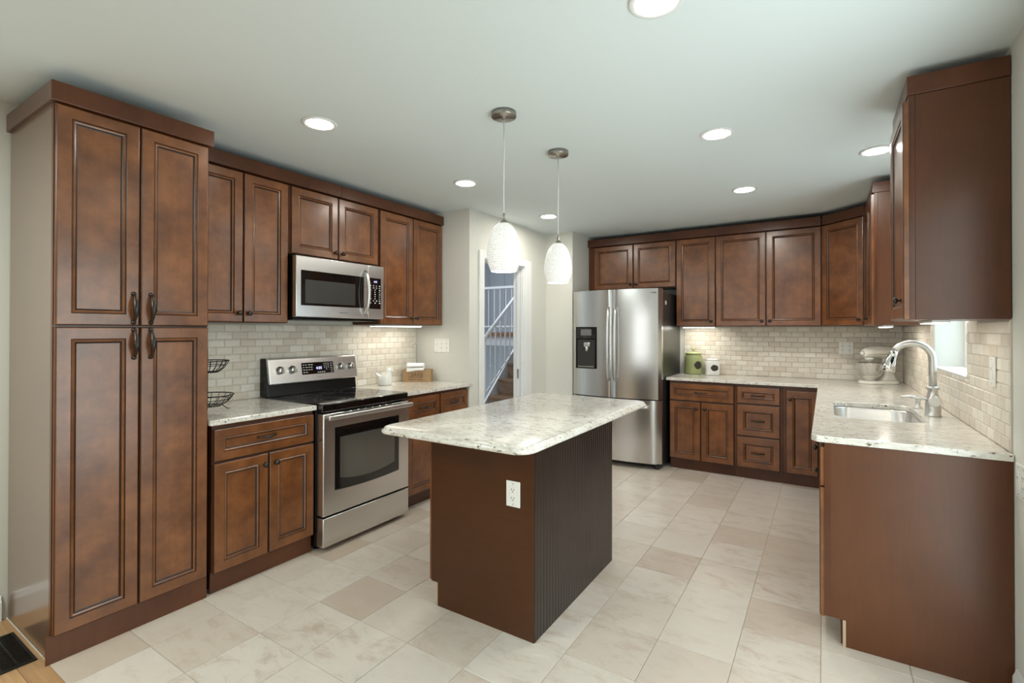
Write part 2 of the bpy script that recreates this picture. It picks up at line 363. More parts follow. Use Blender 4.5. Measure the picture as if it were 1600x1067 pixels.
def pull_h(parent, x, z, y=-0.020, w=0.10):
    m = MB(); n = 15; P, R = [], []
    for i in range(n):
        t = i / (n - 1); P.append((x - w / 2 + w * t, y - .003 - .024 * math.sin(PI * t) ** 0.6, z)); R.append(.0045 + .0040 * math.sin(PI * t) ** 2)
    m.tube(P, R, 10)
    for s in (-1, 1): m.lathe([(.008, 0), (.008, -.004), (.006, -.009), (.001, -.011)], (x + s * w / 2, y, z), 'y', 12)
    return m.build('handle', 'bronze', parent)
def front(t, kind, x0, z0, x1, z1, pull=None, stile=0.057):
    m = MB(); front_panel(m, x0, z0, x1, z1, stile=stile)
    o = m.build(kind, ['wood', 'glaze'], t)
    if pull:
        if pull[0] == 'k': knob(o, pull[1], pull[2])
        elif pull[0] == 'v': pull_v(o, pull[1], pull[2], pull[3])
        else: pull_h(o, pull[1], pull[2], w=pull[3] if len(pull) > 3 else 0.10)
    return o
def carcass(t, w, d, z0, z1, mats=('edge', 'veneer'), toe=False, toe_y=0.035, x0=0.0):
    m = MB()
    m.box(x0, 0, z0, w, 0.019, z1, 0)              # face frame
    m.box(x0, 0.0195, z0, w, d, z1, 1)             # box
    o = m.build('body', list(mats), t, bevel=0.001)
    if toe:
        k = MB(); k.box(x0, toe_y, 0.0, w, toe_y + 0.016, z0 - 0.001); k.build('toe_kick', 'edge', t)
        k = MB(); k.box(x0 + .02, toe_y + 0.03, 0.0, w - .02, d, z0 - 0.001); k.build('plinth', 'black', t)
    return o
DZ0, DZ1, DR0, DR1 = 0.110, 0.683, 0.693, 0.864
BASE_TOP = 0.886

# ================================================================== THE SETTING
XR, YB, ZC = 3.929, 4.979, 2.483
def wallbox(name, x0, y0, z0, x1, y1, z1, mat='wall'): return struct(MB().box(x0, y0, z0, x1, y1, z1).build(name, mat))
def multibox(name, boxes, mat='wall'):
    m = MB()
    for b in boxes: m.box(*b)
    return struct(m.build(name, mat))
# tiled floor, every tile its own chamfered slab
m = MB(); P = 0.3095; PY = 0.3113; g = 0.0012
m.box(0.0, -0.004, -0.05, XR, 4.99, -0.0035, 1)
kx0, ky0 = 2.3755 - 8 * P, 0.587 - 2 * PY
for i in range(0, 14):
    for j in range(-1, 16):
        x0, x1 = max(0.01, kx0 + i * P) + g, min(XR - .005, kx0 + (i + 1) * P) - g
        y0, y1 = max(-0.004, ky0 + j * PY) + g, min(4.97, ky0 + (j + 1) * PY) - g
        if x1 - x0 < .02 or y1 - y0 < .02: continue
        c = .0012
        m.rings([[(x0, y0, -.004), (x1, y0, -.004), (x1, y1, -.004), (x0, y1, -.004)], [(x0, y0, -c), (x1, y0, -c), (x1, y1, -c), (x0, y1, -c)],
                 [(x0 + c, y0 + c, 0), (x1 - c, y0 + c, 0), (x1 - c, y1 - c, 0), (x0 + c, y1 - c, 0)]], smooth=False, cap0=False)
struct(m.build('floor', ['floor', 'grout']))
wallbox('floor_hardwood', -0.1, -4.62, -0.05, 4.05, -0.0045, 0.0, 'hwood')
wallbox('ceiling', -0.1, -4.62, ZC, 4.2, 5.1, ZC + 0.1, 'ceil')
multibox('wall_left', [(-0.12, -0.9, 0, 0, 2.796, ZC), (-0.12, -4.62, 0, 0, -3.1, ZC), (-0.12, -3.1, 0, 0, -1.5, .75), (-0.12, -3.1, 2.15, 0, -1.5, ZC), (-0.12, -1.5, 0, 0, -0.9, ZC)])
YR = 2.80
multibox('wall_return', [(-0.12, YR, 0, 0.639, YR + .10, ZC)])
D0, D1, DT = 3.010, 3.745, 2.058      # doorway opening
multibox('wall_doorway', [(0.519, YR + .10, 0, 0.639, D0, ZC), (0.519, D1, 0, 0.639, 4.232, ZC), (0.519, D0, DT, 0.639, D1, ZC)])
multibox('wall_alcove', [(0.519, 4.232, 0, 0.969, 4.332, ZC), (0.869, 4.332, 0, 0.969, YB, ZC)])
wallbox('wall_back', 0.869, YB, 0, XR + .2, YB + .12, ZC)
WY0, WY1, WZ0, WZ1 = 2.610, 3.505, 1.145, 2.10
multibox('wall_right', [(XR, 1.60, 0, XR + .2, WY0, ZC), (XR, WY1, 0, XR + .2, YB, ZC), (XR, WY0, 0, XR + .2, WY1, WZ0), (XR, WY0, WZ1, XR + .2, WY1, ZC),
                        (XR, 0.0, 2.10, XR + .2, 1.60, ZC), (XR, -4.62, 0, XR + .2, 0.0, ZC)])
multibox('wall_rear', [(0, -4.74, 0, 1.36, -4.62, ZC), (2.64, -4.74, 0, XR, -4.62, ZC), (1.74, -4.74, 0, 2.26, -4.62, ZC)] + [(a, -4.74, b, a + .38, -4.62, c) for a in (1.36, 2.26) for b, c in ((0, .40), (2.20, ZC))])
# window over the sink
w = struct(bpy.data.objects.new('window_1', None)); COL.objects.link(w)
m = MB(); fx0, fx1 = XR + .145, XR + .185
for b in [(fx0, WY0, WZ0, fx1, WY0 + .05, WZ1), (fx0, WY1 - .05, WZ0, fx1, WY1, WZ1), (fx0, WY0 + .05, WZ0, fx1, WY1 - .05, WZ0 + .05), (fx0, WY0 + .05, WZ1 - .05, fx1, WY1 - .05, WZ1), (fx0, WY0 + .05, 1.60, fx1, WY1 - .05, 1.635)]: m.box(*b)
m.build('window_frame', 'white', w, bevel=.003)
MB().box(fx0 + .015, WY0 + .05, WZ0 + .05, fx0 + .02, WY1 - .05, 1.60).build('lower_pane', 'glass', w)
MB().box(fx0 + .015, WY0 + .05, 1.635, fx0 + .02, WY1 - .05, WZ1 - .05).build('upper_pane', 'glass', w)
MB().box(XR - .012, WY0 + .003, WZ0 + .001, fx0 - .002, WY1 - .003, WZ0 + .012).build('window_sill', 'white', w, bevel=.003)
# rear window, patio door and left window of the room behind the camera
def wframe(name, axis, p, a0, a1, z0, z1):
    t = struct(bpy.data.objects.new(name, None)); COL.objects.link(t); m = MB(); f = .05
    for (b0, b1, c0, c1) in [(a0, a0 + f, z0, z1), (a1 - f, a1, z0, z1), (a0 + f, a1 - f, z0, z0 + f), (a0 + f, a1 - f, z1 - f, z1), ((a0 + a1) / 2 - .03, (a0 + a1) / 2 + .03, z0 + f, z1 - f)]:
        if axis == 'y': m.box(b0, p, c0, b1, p + .05, c1)
        else: m.box(p, b0, c0, p + .05, b1, c1)
    m.build('window_frame', 'white', t)
    return t
wframe('window_2', 'y', -4.70, 1.36, 1.74, .40, 2.2); wframe('window_4', 'y', -4.70, 2.26, 2.64, .40, 2.2)
wframe('door_2', 'x', XR + .08, 0.0, 1.60, 0.0, 2.10)
wframe('window_3', 'x', -0.09, -3.1, -1.5, .75, 2.15)
# doorway trim and pocket door
t = struct(bpy.data.objects.new('door_1', None)); COL.objects.link(t)
m = MB(); cx0, cx1 = 0.6395, 0.657; cw = .072
m.box(cx0, D0 - cw, 0, cx1, D0, DT + cw); m.box(cx0, D1, 0, cx1, D1 + cw + .06, DT + cw); m.box(cx0, D0, DT, cx1, D1, DT + cw)
m.build('door_casing', 'white', t, bevel=.004)
m = MB(); m.box(.515, D0, 0, .6385, D0 + .012, DT); m.box(.515, D0 + .012, DT - .012, .6385, D1 - .012, DT)
m.box(.60, D1 - .012, 0, .6385, D1, DT - .001); m.box(.515, D1 - .012, 0, .555, D1, DT - .001)
m.build('door_jamb', 'white', t)
MB().box(.561, D1 - .022, .01, .594, D1 + .0, DT - .013).build('pocket_door', 'white', t)
MB().box(.568, D1 - .024, .88, .587, D1 - .0221, .98).build('door_latch', 'nickel', t)
# baseboards
def baseboard(name, pts): return struct(MB().poly(*pts).build(name, 'white'))
prof = lambda s, x: [(x, 0), (x + s * .014, 0), (x + s * .014, .085), (x + s * .009, .098), (x + s * .005, .112), (x, .118)]
baseboard('baseboard_left', (prof(1, 0.0), 'y', -1.4, -0.022))
baseboard('baseboard_right', (prof(-1, XR), 'y', 1.62, 1.885))

# tiled backsplashes: 5 x 10 cm tumbled tiles in running bond
def tiles(name, wall, origin, ux, nrm, length, height, cut=None, tw=.1030, th=.0510, off=0.0):
    m = MB(); U, Nn, Z = Vector(ux), Vector(nrm), Vector((0, 0, 1)); O = Vector(origin); gg = .0014; T = .0090; c = .0042
    def add(a0, a1, b0, b1):
        if a1 - a0 < .010 or b1 - b0 < .010: return
        a0 += gg; a1 -= gg; b0 += gg; b1 -= gg
        f = lambda a, b, n: O + U * a + Z * b + Nn * n
        jj = lambda: random.uniform(-.0006, .0006)
        t_ = T + jj()
        m.rings([[f(a0, b0, .002), f(a1, b0, .002), f(a1, b1, .002), f(a0, b1, .002)], [f(a0, b0, t_ - c * .8), f(a1, b0, t_ - c * .8), f(a1, b1, t_ - c * .8), f(a0, b1, t_ - c * .8)],
                 [f(a0 + c, b0 + c, t_), f(a1 - c, b0 + c, t_), f(a1 - c, b1 - c, t_), f(a0 + c, b1 - c, t_)]], cap0=False, smooth=False)
    for r in range(int(height / th) + 1):
        b0, b1 = r * th, min(height, (r + 1) * th); a = -tw + off + (tw / 2 if r % 2 else 0)
        while a < length:
            segs = [(max(0, a), min(length, a + tw))]; a += tw
            for (s0, s1) in segs:
                if cut and b1 > cut[2] + .012:
                    if s1 <= cut[0] or s0 >= cut[1]: add(s0, s1, b0, b1)
                    else:
                        top = min(b1, cut[2])
                        if top - b0 > .012 : add(s0, s1, b0, top)
                        add(s0, min(s1, cut[0]), max(b0, top) if top - b0 > .012 else b0, b1); add(max(s0, cut[1]), s1, max(b0, top) if top - b0 > .012 else b0, b1)
                else: add(s0, s1, b0, b1)
    f = lambda a, b, n: O + U * a + Z * b + Nn * n
    def slab(a0, a1, b0, b1):
        m.rings([[f(a0, b0, .0004), f(a1, b0, .0004), f(a1, b1, .0004), f(a0, b1, .0004)], [f(a0, b0, .0052), f(a1, b0, .0052), f(a1, b1, .0052), f(a0, b1, .0052)]], smooth=False, mat=1)
    if cut:
        slab(0, cut[0], 0, height); slab(cut[1], length, 0, height); slab(cut[0], cut[1], 0, cut[2])
    else: slab(0, length, 0, height)
    o = m.build(name, ['tile', 'tgrout'], wall); return o
CT = 0.9175
tiles('tile_backsplash', bpy.data.objects['wall_left'], (0, .612, CT), (0, 1, 0), (1, 0, 0), 2.783 - .612, .512, off=.03)
tiles('tile_backsplash', bpy.data.objects['wall_back'], (1.990, YB, CT), (1, 0, 0), (0, -1, 0), XR - 1.990 - .009, .512, off=.02)
tiles('tile_backsplash', bpy.data.objects['wall_right'], (XR, YB - .009, CT), (0, -1, 0), (-1, 0, 0), YB - .009 - 1.925, .512, cut=(YB - .009 - WY1, YB - .009 - WY0, WZ0 - CT), off=.05)

# ================================================================== stair hall seen through the doorway
multibox('wall_hall', [(-3.2, 8.6, -1.2, 0.519, 8.7, 4.0), (-3.3, 2.9, -1.2, -3.2, 8.7, 4.0), (0.42, 4.34, 0, 0.515, 8.6, 4.0), (-3.2, 2.8, 2.6, 0.519, 2.9, 4.0), (-3.3, 2.8, 4.0, .52, 8.7, 4.1)], 'hallwall')
wallbox('floor_hall', -3.2, 2.91, -0.05, 0.515, 6.5, -0.002, 'hwood')
multibox('floor_landing', [(-3.2, 6.6, 1.12, 0.41, 8.6, 1.355)], 'hallwall')
m = MB()
XS = -0.2; rise, run = .1885, .2095
t = thing('staircase', 'wooden staircase with brown treads seen through the white doorway', 'stairs', (0, 0, 0))
for k in range(1, 8):
    yk = 4.630 + (k - 5) * run + .0; zk = .965 + (k - 5) * rise
    if k == 7: pass
    MB().box(XS + .045, yk, zk - .035, .41, yk + run + .025, zk).build('tread', 'stairwood', t, bevel=.004)
    MB().box(XS + .05, yk + .02, max(0, zk - rise + .0005), .41, yk + .038, zk - .0355).build('riser', 'stairwood', t)
m = MB(); m.poly([(3.80, 0.0), (4.0, 0), (6.55, 1.8 - .55), (6.55, 1.33), (6.2, 1.33), (5.05, 1.28), (3.80, .12)], 'x', XS - .03, XS - .004); m.build('stringer', 'rail', t)
t = thing('stair_railing', 'white sloping stair railing with twisted iron balusters behind the doorway', 'railing', (0, 0, 0))
sl = lambda y, z0, y0=4.183, k=.7727: z0 + (y - y0) * k
xr_ = XS + .025
MB().tube([(xr_, 3.75, sl(3.75, 1.312)), (xr_, 5.30, sl(5.30, 1.312))], .022, 8).build('handrail', 'rail', t)
MB().tube([(xr_, 3.75, sl(3.75, .62)), (xr_, 5.20, sl(5.20, .62))], .012, 8).build('bottom_rail', 'rail', t)
for i, yb_ in enumerate([3.86, 3.97, 4.075, 4.182, 4.288, 4.40, 4.516, 4.621, 4.732, 4.832, 4.926, 5.03, 5.14]):
    m = MB(); z0, z1 = sl(yb_, .62), sl(yb_, 1.312); tw = (i % 2 == 0); R = []
    for k in range(41):
        a = (k / 40 * 2 * PI * 5 if tw else 0); z = z0 + (z1 - z0) * k / 40
        R.append([(xr_ + .0095 * math.cos(a + q * PI / 2 + PI / 4), yb_ + .0095 * math.sin(a + q * PI / 2 + PI / 4), z) for q in range(4)])
    m.rings(R, smooth=False).build('baluster', 'rail', t)
t = thing('guard_railing', 'white guard railing on the upper landing behind the stairs', 'railing', (0, 0, 0))
MB().box(-2.6, 6.63, 2.145, .40, 6.67, 2.185).build('handrail', 'rail', t)
MB().box(-2.6, 6.64, 1.45, .40, 6.66, 1.475).build('bottom_rail', 'rail', t)
for k in range(23):
    x = -2.5 + k * .125
    m = MB(); R = []
    for q in range(41):
        a = (q / 40 * 2 * PI * 6 if k % 2 else 0); z = 1.355 + (2.145 - 1.355) * q / 40
        R.append([(x + .009 * math.cos(a + p_ * PI / 2), 6.65 + .009 * math.sin(a + p_ * PI / 2), z) for p_ in range(4)])
    m.rings(R, smooth=False).build('baluster', 'rail', t)
tag(MB().box(-2.6, 6.56, 1.285, .40, 6.599, 1.357).build('landing_nosing', 'stairwood', bevel=.005), 'brown wood edge board along the upper landing', 'board')
m = MB()
for k in range(12): m.box(-3.1 + k * .3, 8.585, 1.36, -2.807 + k * .3, 8.599, 2.9)
o = struct(m.build('trim_1', 'hallwall', bevel=.004))

# ================================================================== LEFT RUN
LF = 0.609; LU = 0.312
# pantry
t = thing('pantry_cabinet', 'tall brown pantry cabinet with four panel doors at the left', 'cabinet', (LF, 0, 0), 90)
m = MB(); m.box(0, .0, .118, .607, .019, 2.345, 0); m.box(0, .0195, .0, .607, LF - .003, 2.345, 1)
m.build('body', ['edge', 'pantry_side'], t, bevel=.0015)
MB().box(-.016, -.006, 0, .607, -.0005 + .0, .1165).build('toe_kick', 'edge', t)
m = MB()
m.poly([(-.016, -.034), (.622, -.034), (.622, -.010), (.006, -.010), (.006, LF - .003), (-.016, LF - .003)], 'z', 2.337, 2.418)
m.build('crown_board', 'edge', t, bevel=.002)
front(t, 'door', .004, 1.4055, .3010, 2.333, ('v', .277, 1.420, 1.552))
front(t, 'door', .3060, 1.4055, .6030, 2.333, ('v', .346, 1.420, 1.552))
front(t, 'door', .004, .113, .3010, 1.3985, ('v', .279, 1.258, 1.386))
front(t, 'door', .3060, .113, .6030, 1.3985, ('v', .346, 1.258, 1.386))
# wall cabinets
def wall_cab(label, loc, rz, w, z0, z1, doors, d=.303, group='brown wall cabinets', pad=True):
    t = thing('wall_cabinet', label, 'cabinet', loc, rz, group)
    carcass(t, w, d, z0, z1 + .006)
    for dd in doors: front(t, 'door', *dd)
    return t
ZU, ZUT = 1.432, 2.349
def up(y0, y1): return (LU, y0, 0)
wall_cab('brown wall cabinet between the tall pantry and the microwave', (LU, .640, 0), 90, .605, ZU, ZUT,
         [(.003, ZU + .002, .3045, ZUT, ('k', .277, ZU + .058)), (.3115, ZU + .002, .602, ZUT, ('k', .339, ZU + .058))])
wall_cab('short brown wall cabinet directly above the microwave', (LU, 1.2475, 0), 90, .785, 1.897, ZUT,
         [(.0195, 1.900, .3885, ZUT, ('k', .362, 1.945)), (.396, 1.900, .768, ZUT, ('k', .424, 1.945))])
wall_cab('brown wall cabinet right of the microwave, by the doorway', (LU, 2.035, 0), 90, .758, ZU, ZUT,
         [(.005, ZU + .002, .3735, ZUT, ('k', .347, ZU + .058)), (.3805, ZU + .002, .755, ZUT, ('k', .408, ZU + .058))])
tag(MB().box(LU - .30, .628, 2.3565, LU + .034, 1.655, 2.437).build('crown_board', 'edge', bevel=.002), 'brown crown board above wall cabinet beside the tall pantry', 'trim')
tag(MB().box(LU - .30, 1.657, 2.3565, LU + .034, 2.793, 2.437).build('crown_board', 'edge', bevel=.002), 'brown crown board ending at the wall by the doorway', 'trim')
# base cabinets
def base_cab(label, loc, rz, w, fronts, d=.597, toe_y=.030, hollow=False):
    t = thing('base_cabinet', label, 'cabinet', loc, rz, 'brown base cabinets')
    if hollow:
        m = MB(); m.box(0, 0, .112, w, .019, BASE_TOP, 0)
        for b in [(0, .0195, .112, .018, d, BASE_TOP), (w - .018, .0195, .112, w, d, BASE_TOP), (.0185, .0195, .112, w - .0185, d, .13), (.0185, d - .012, .1305, w - .0185, d, BASE_TOP)]: m.box(*b, 1)
        m.build('body', ['edge', 'veneer'], t, bevel=.001)
        k = MB(); k.box(0, toe_y, 0, w, toe_y + .016, .111); k.build('toe_kick', 'edge', t)
    else: carcass(t, w, d, .112, BASE_TOP, toe=True, toe_y=toe_y)
    for f in fronts: front(t, *f)
    return t
base_cab('brown base cabinet between the tall pantry and the range', (LF, .632, 0), 90, .600,
         [('drawer', .004, DR0, .598, DR1, ('h', .292, .783)), ('door', .004, DZ0, .300, DZ1, ('k', .277, .622)), ('door', .307, DZ0, .598, DZ1, ('k', .343, .622))], toe_y=.012)
base_cab('brown base cabinet right of the range, by the doorway', (LF, 2.008, 0), 90, .790,
         [('drawer', .034, DR0, .408, DR1, ('h', .22, .778)), ('drawer', .416, DR0, .787, DR1, ('h', .60, .778)),
          ('door', .034, DZ0, .408, DZ1, ('k', .382, .622)), ('door', .416, DZ0, .787, DZ1, ('k', .445, .622))], toe_y=.045)
def slab(name, label, pts, z0=.8875, z1=.917, holes=(), bevel=.005):
    bm = bmesh.new()
    def loop(p, z):
        vs = [bm.verts.new((x, y, z)) for x, y in p]
        return vs, [bm.edges.new((vs[i], vs[(i + 1) % len(vs)])) for i in range(len(vs))]
    lays = []
    for z in (z0, z1):
        es, lv = [], []
        for p in [pts] + list(holes):
            v, e = loop(p, z); es += e; lv.append(v)
        bmesh.ops.triangle_fill(bm, use_beauty=True, use_dissolve=False, edges=es); lays.append(lv)
    for a, b in zip(*lays):
        for i in range(len(a)): bm.faces.new((a[i], a[(i + 1) % len(a)], b[(i + 1) % len(a)], b[i]))
    m = MB(); m.bm.free(); m.bm = bm
    return tag(m.build(name, 'granite', bevel=bevel), label, 'countertop')
def rrect(x0, y0, x1, y1, r, n=8):
    P = []
    for cx, cy, a0 in ((x1 - r, y1 - r, 0), (x0 + r, y1 - r, 90), (x0 + r, y0 + r, 180), (x1 - r, y0 + r, 270)):
        for k in range(n + 1):
            a = math.radians(a0 + 90 * k / n); P.append((cx + r * math.cos(a), cy + r * math.sin(a)))
    return P
slab('countertop', 'white granite countertop left of the range, beside the tall pantry', [(.001, .609), (.648, .609), (.648, 1.236), (.001, 1.236)])
slab('countertop', 'white granite countertop right of the range, by the doorway', [(.001, 1.994), (.648, 1.994), (.648, 2.84), (.6405, 2.84), (.6405, 2.7985), (.001, 2.7985)])

# ---------------------------------------------------------------- range
RW = .748
t = thing('range', 'stainless steel electric range with black glass cooktop', 'range', (.610, 1.241, 0), 90)
m = MB(); m.box(0, -.02, .03, RW, .585, .900)
for x in (.04, RW - .04):
    for y in (.03, .53): m.lathe([(.018, 0), (.018, .03)], (x, y, 0), 'z', 12)
m.build('body', 'black', t, bevel=.002)
m = MB(); m.box(.0, -.078, .872, RW, .50, .924, 0, bev=.007)
ck = m.build('cooktop', 'blackg', t)
for x, y, rr in ((.20, .08, .115), (.55, .08, .09), (.20, .33, .08), (.55, .33, .115), (.375, .37, .05)):
    m = MB(); R = []
    for r_ in (rr, rr - .003, rr * .68, rr * .68 - .003): R.append([(x + r_ * math.cos(2 * PI * k / 48), y + r_ * math.sin(2 * PI * k / 48), .9243) for k in range(48)])
    m.rings(R[:2], cap0=False, cap1=False); m.rings(R[2:], cap0=False, cap1=False)
    m.build('burner_ring', 'ring', ck)
m = MB(); m.box(.004, -.088, .224, RW - .004, -.0215, .862, 0, bev=.006)
od = m.build('oven_door', 'steel', t)
wz = lambda u, z, k: z - k * (1 - (2 * u - 1) ** 2)
def winpoly(x0, x1, z0, z1, k, r=.0, n=16):
    return [(x0 + (x1 - x0) * i / n, wz(i / n, z0, k)) for i in range(n + 1)] + [(x1, z1), (x0, z1)]
MB().poly(winpoly(.090, .643, .372, .770, .012), 'y', -.0895, -.0865).build('window', 'blackg', od)
MB().poly(winpoly(.128, .600, .445, .703, .032), 'y', -.0902, -.0890).build('window_glass', 'ovenglass', od)
m = MB(); m.box(.008, -.142, .826, RW - .008, -.122, .856, 0, bev=.007)
for x in (.03, RW - .055): m.box(x, -.124, .830, x + .025, -.088, .852, 0, bev=.003)
m.build('handle', 'chrome', od)
m = MB()
for k in range(7): m.box(.16 + k * .062, -.0893, .8585, .205 + k * .062, -.0870, .8615)
m.build('vent_slot', 'black', od)
MB().box(.004, -.088, .032, RW - .004, -.0215, .212, 0, bev=.006).build('drawer', 'steel', t)
# backguard
m = MB(); m.poly([(.50, .9245), (.598, .9245), (.598, 1.188), (.545, 1.188), (.512, 1.013)], 'x', 0.0, RW); bg = m.build('backguard', 'black', t, bevel=.004)
FY = lambda z: .486 + (z - 1.010) * .19
m = MB(); m.poly([(FY(1.010), 1.010), (FY(1.010) + .03, 1.008), (FY(1.186) + .03, 1.189), (FY(1.186), 1.186)], 'x', .006, RW + .004); fa = m.build('control_fascia', 'steel', t, bevel=.006)
def fbox(m, x0, x1, z0, z1, e, mat=0): m.poly([(FY(z0) - e, z0), (FY(z0) + .002, z0), (FY(z1) + .002, z1), (FY(z1) - e, z1)], 'x', x0, x1, mat)
m = MB(); fbox(m, .258, .530, 1.062, 1.147, .0015); dp = m.build('display_panel', 'blackg', fa)
m = MB()
def mk(x, z, w, h): fbox(m, x, x + w, z, z + h, .0024)
for r_, zz in enumerate((1.128, 1.110, 1.092, 1.074)):
    for c in range(4):
        if r_ == 3 and c > 1: continue
        mk(.266 + c * .022 + random.uniform(0, .003), zz, random.uniform(.010, .017), .006)
for r_ in range(3):
    for c in range(3): mk(.445 + c * .017, 1.131 - r_ * .014, .007, .006)
    mk(.503, 1.131 - r_ * .016, .014, .004)
mk(.462, 1.089, .007, .006); mk(.503, 1.085, .018, .003); mk(.503, 1.070, .014, .004)
for c in range(4): mk(.385 + c * .018, 1.070, .012, .006)
m.build('keypad_print', 'mark', dp)
lettering('clock_digits', '4:05', .030, 'led', dp, .400, FY(1.10) - .003, 1.094, ext=.0005)
lettering('logo_lettering', 'SAMSUNG', .0125, 'markg', fa, .40, FY(1.04) - .0012, 1.030, ext=.0003, spacing=1.15)
for x in (.088, .183, .598, .691):
    z = 1.103; y = FY(z)
    m = MB(); m.lathe([(.030, .001), (.030, -.003), (.024, -.005), (.0225, -.022), (.0205, -.026), (.001, -.0262)], (x, y, z), 'y', 28)
    kb = m.build('knob', 'chrome', t)
    MB().box(x - .006, y - .034, z - .021, x + .006, y - .0255, z + .021, 0, bev=.003).build('knob_grip', 'nickel', kb)
    m = MB()
    for a in (30, 90, 150, 210, 330): m.box(x + .036 * math.cos(math.radians(a)) - .002, FY(z + .036 * math.sin(math.radians(a))) - .001, z + .036 * math.sin(math.radians(a)) - .002, x + .036 * math.cos(math.radians(a)) + .002, FY(z) + .008, z + .036 * math.sin(math.radians(a)) + .002)
    m.build('dial_marking', 'black', fa)

# ---------------------------------------------------------------- microwave
t = thing('microwave', 'stainless over-the-range microwave with black window', 'microwave', (.360, 1.254, 0), 90)
m = MB(); m.box(0, 0, 1.470, .757, .349, 1.884, 0); m.box(.02, .02, 1.455, .737, .33, 1.4695, 0)
m.build('body', 'black', t, bevel=.003)
md = MB().box(0, -.040, 1.474, .598, -.001, 1.881, 0, bev=.004).build('door', 'steel', t)
MB().box(.036, -.0415, 1.552, .560, -.038, 1.787, 0, bev=.001).build('window', 'blackg', md)
MB().box(.068, -.0422, 1.568, .480, -.0405, 1.725).build('window_glass', 'mwglass', md)
P = [(.567, -.042 - .048 * math.sin(PI * k / 16) ** .55, 1.503 + (1.830 - 1.503) * k / 16) for k in range(17)]
MB().tube(P, .0125, 10).build('handle', 'chrome', md)
lettering('logo_lettering', 'SAMSUNG', .0135, 'markg', md, .375, -.0402, 1.506, ext=.0003, spacing=1.15)
cp = MB().box(.602, -.040, 1.474, .757, -.001, 1.881, 0, bev=.004).build('control_panel', 'steel', t)
MB().box(.609, -.0415, 1.550, .727, -.038, 1.787, 0, bev=.001).build('keypad', 'blackg', cp)
m = MB(); r_ = MB()
for i in range(9):
    for c in range(3 + (i in (0, 1, 7))):
        n_ = 3 + (i in (0, 1, 7)); x = .624 + c * (.088 / (n_ - 1)) - .005; z = 1.724 - i * .0165
        q = r_ if (i == 7 and c == 0) else m
        q.box(x, -.0422, z, x + random.uniform(.007, .013), -.0410, z + .007)
m.build('keypad_print', 'mark', cp); r_.build('stop_marking', 'red', cp)
lettering('clock_digits', '4:05', .020, 'led', cp, .672, -.0420, 1.752, ext=.0004)

# ---------------------------------------------------------------- refrigerator
t = thing('refrigerator', 'stainless steel french-door refrigerator with water dispenser', 'refrigerator', (.996, 4.26, 0))
FW = .960
m = MB(); m.box(.004, 0, .045, FW - .004, .69, 1.775, 0); m.box(.02, -.03, .03, FW - .02, .0, .06, 0)
for x in (.06, FW - .06):
    m.lathe([(.022, 0), (.022, .03), (.03, .033), (.03, .045)], (x, -.02, 0), 'z', 14); m.lathe([(.022, 0), (.022, .045)], (x, .6, 0), 'z', 14)
m.box(.03, -.06, 1.775, .12, .08, 1.80, 0, bev=.004); m.box(FW - .12, -.06, 1.775, FW - .03, .08, 1.80, 0, bev=.004)
m.build('body', 'fridgeside', t, bevel=.004)
fy = lambda x: -.075 - .068 * (1 - (2 * x / FW - 1) ** 2)
def curved(x0, x1, z0, z1, rl_=.012, rr_=.012):
    P = []; n = 18
    for i in range(n + 1):
        x = x0 + (x1 - x0) * i / n; y = fy(x); e = 0
        for d_, rad in ((x - x0, rl_), (x1 - x, rr_)):
            if d_ < rad: e = max(e, rad - math.sqrt(max(0, rad * rad - (rad - d_) ** 2)))
        P.append((x, y + e))
    # finer ends
    return MB().poly(P + [(x1, -.004), (x0, -.004)], 'z', z0, z1)
def smooth_by_angle(o, a=35):
    for p in o.data.polygons: p.use_smooth = True
    o.data.set_sharp_from_angle(angle=math.radians(a))
    return o
ld = curved(.002, FW / 2 - .003, .700, 1.808).build('door', 'steelv', t); smooth_by_angle(ld)
rd = curved(FW / 2 + .003, FW - .002, .700, 1.808, .012, .03).build('door', 'steelv', t); smooth_by_angle(rd)
fz = curved(.002, FW - .002, .062, .690, .012, .03).build('freezer_drawer', 'steelv', t); smooth_by_angle(fz)
for dd, x in ((ld, FW / 2 - .038), (rd, FW / 2 + .038)):
    P = [(x, fy(x) - .004 - .050 * math.sin(PI * k / 18) ** .4, .872 + (1.622 - .872) * k / 18) for k in range(19)]
    MB().tube(P, .013, 10).build('handle', 'chrome', dd)
m = MB(); P = [(.10 + .76 * k / 16, fy(.10 + .76 * k / 16) - .048, .625) for k in range(17)]; m.tube(P, .013, 10)
for x in (.13, .83): m.tube([(x, fy(x) + .002, .625), (x, fy(x) - .05, .625)], .011, 8)
m.build('handle', 'chrome', fz)
# dispenser set into the left door
dx0, dx1 = .064, .306
yd_ = fy(dx1) - .003
m = MB(); m.box(dx0, yd_, .985, dx1, fy(dx0) + .01, 1.426, 0, bev=.004)
ds = m.build('dispenser', 'black', ld)
MB().box(dx0 + .012, yd_ - .0015, 1.305, dx1 - .012, yd_ + .003, 1.415).build('dispenser_display', 'blackg', ds)
MB().box(dx0 + .06, yd_ - .0022, 1.335, dx1 - .06, yd_ - .0012, 1.40).build('dispenser_screen', 'markg', ds)
m = MB(); m.box(dx0 + .022, yd_ - .0018, 1.010, dx1 - .022, yd_ + .002, 1.290); m.build('dispenser_niche', 'fridgeside', ds)
m = MB(); m.box(dx0 + .10, yd_ - .020, 1.215, dx1 - .075, yd_ - .002, 1.262, 0, bev=.006); m.lathe([(.014, 1.17), (.017, 1.215)], ((dx0 + dx1) / 2 + .012, yd_ - .011, 0), 'z', 12); m.build('dispenser_lever', 'chrome', ds)
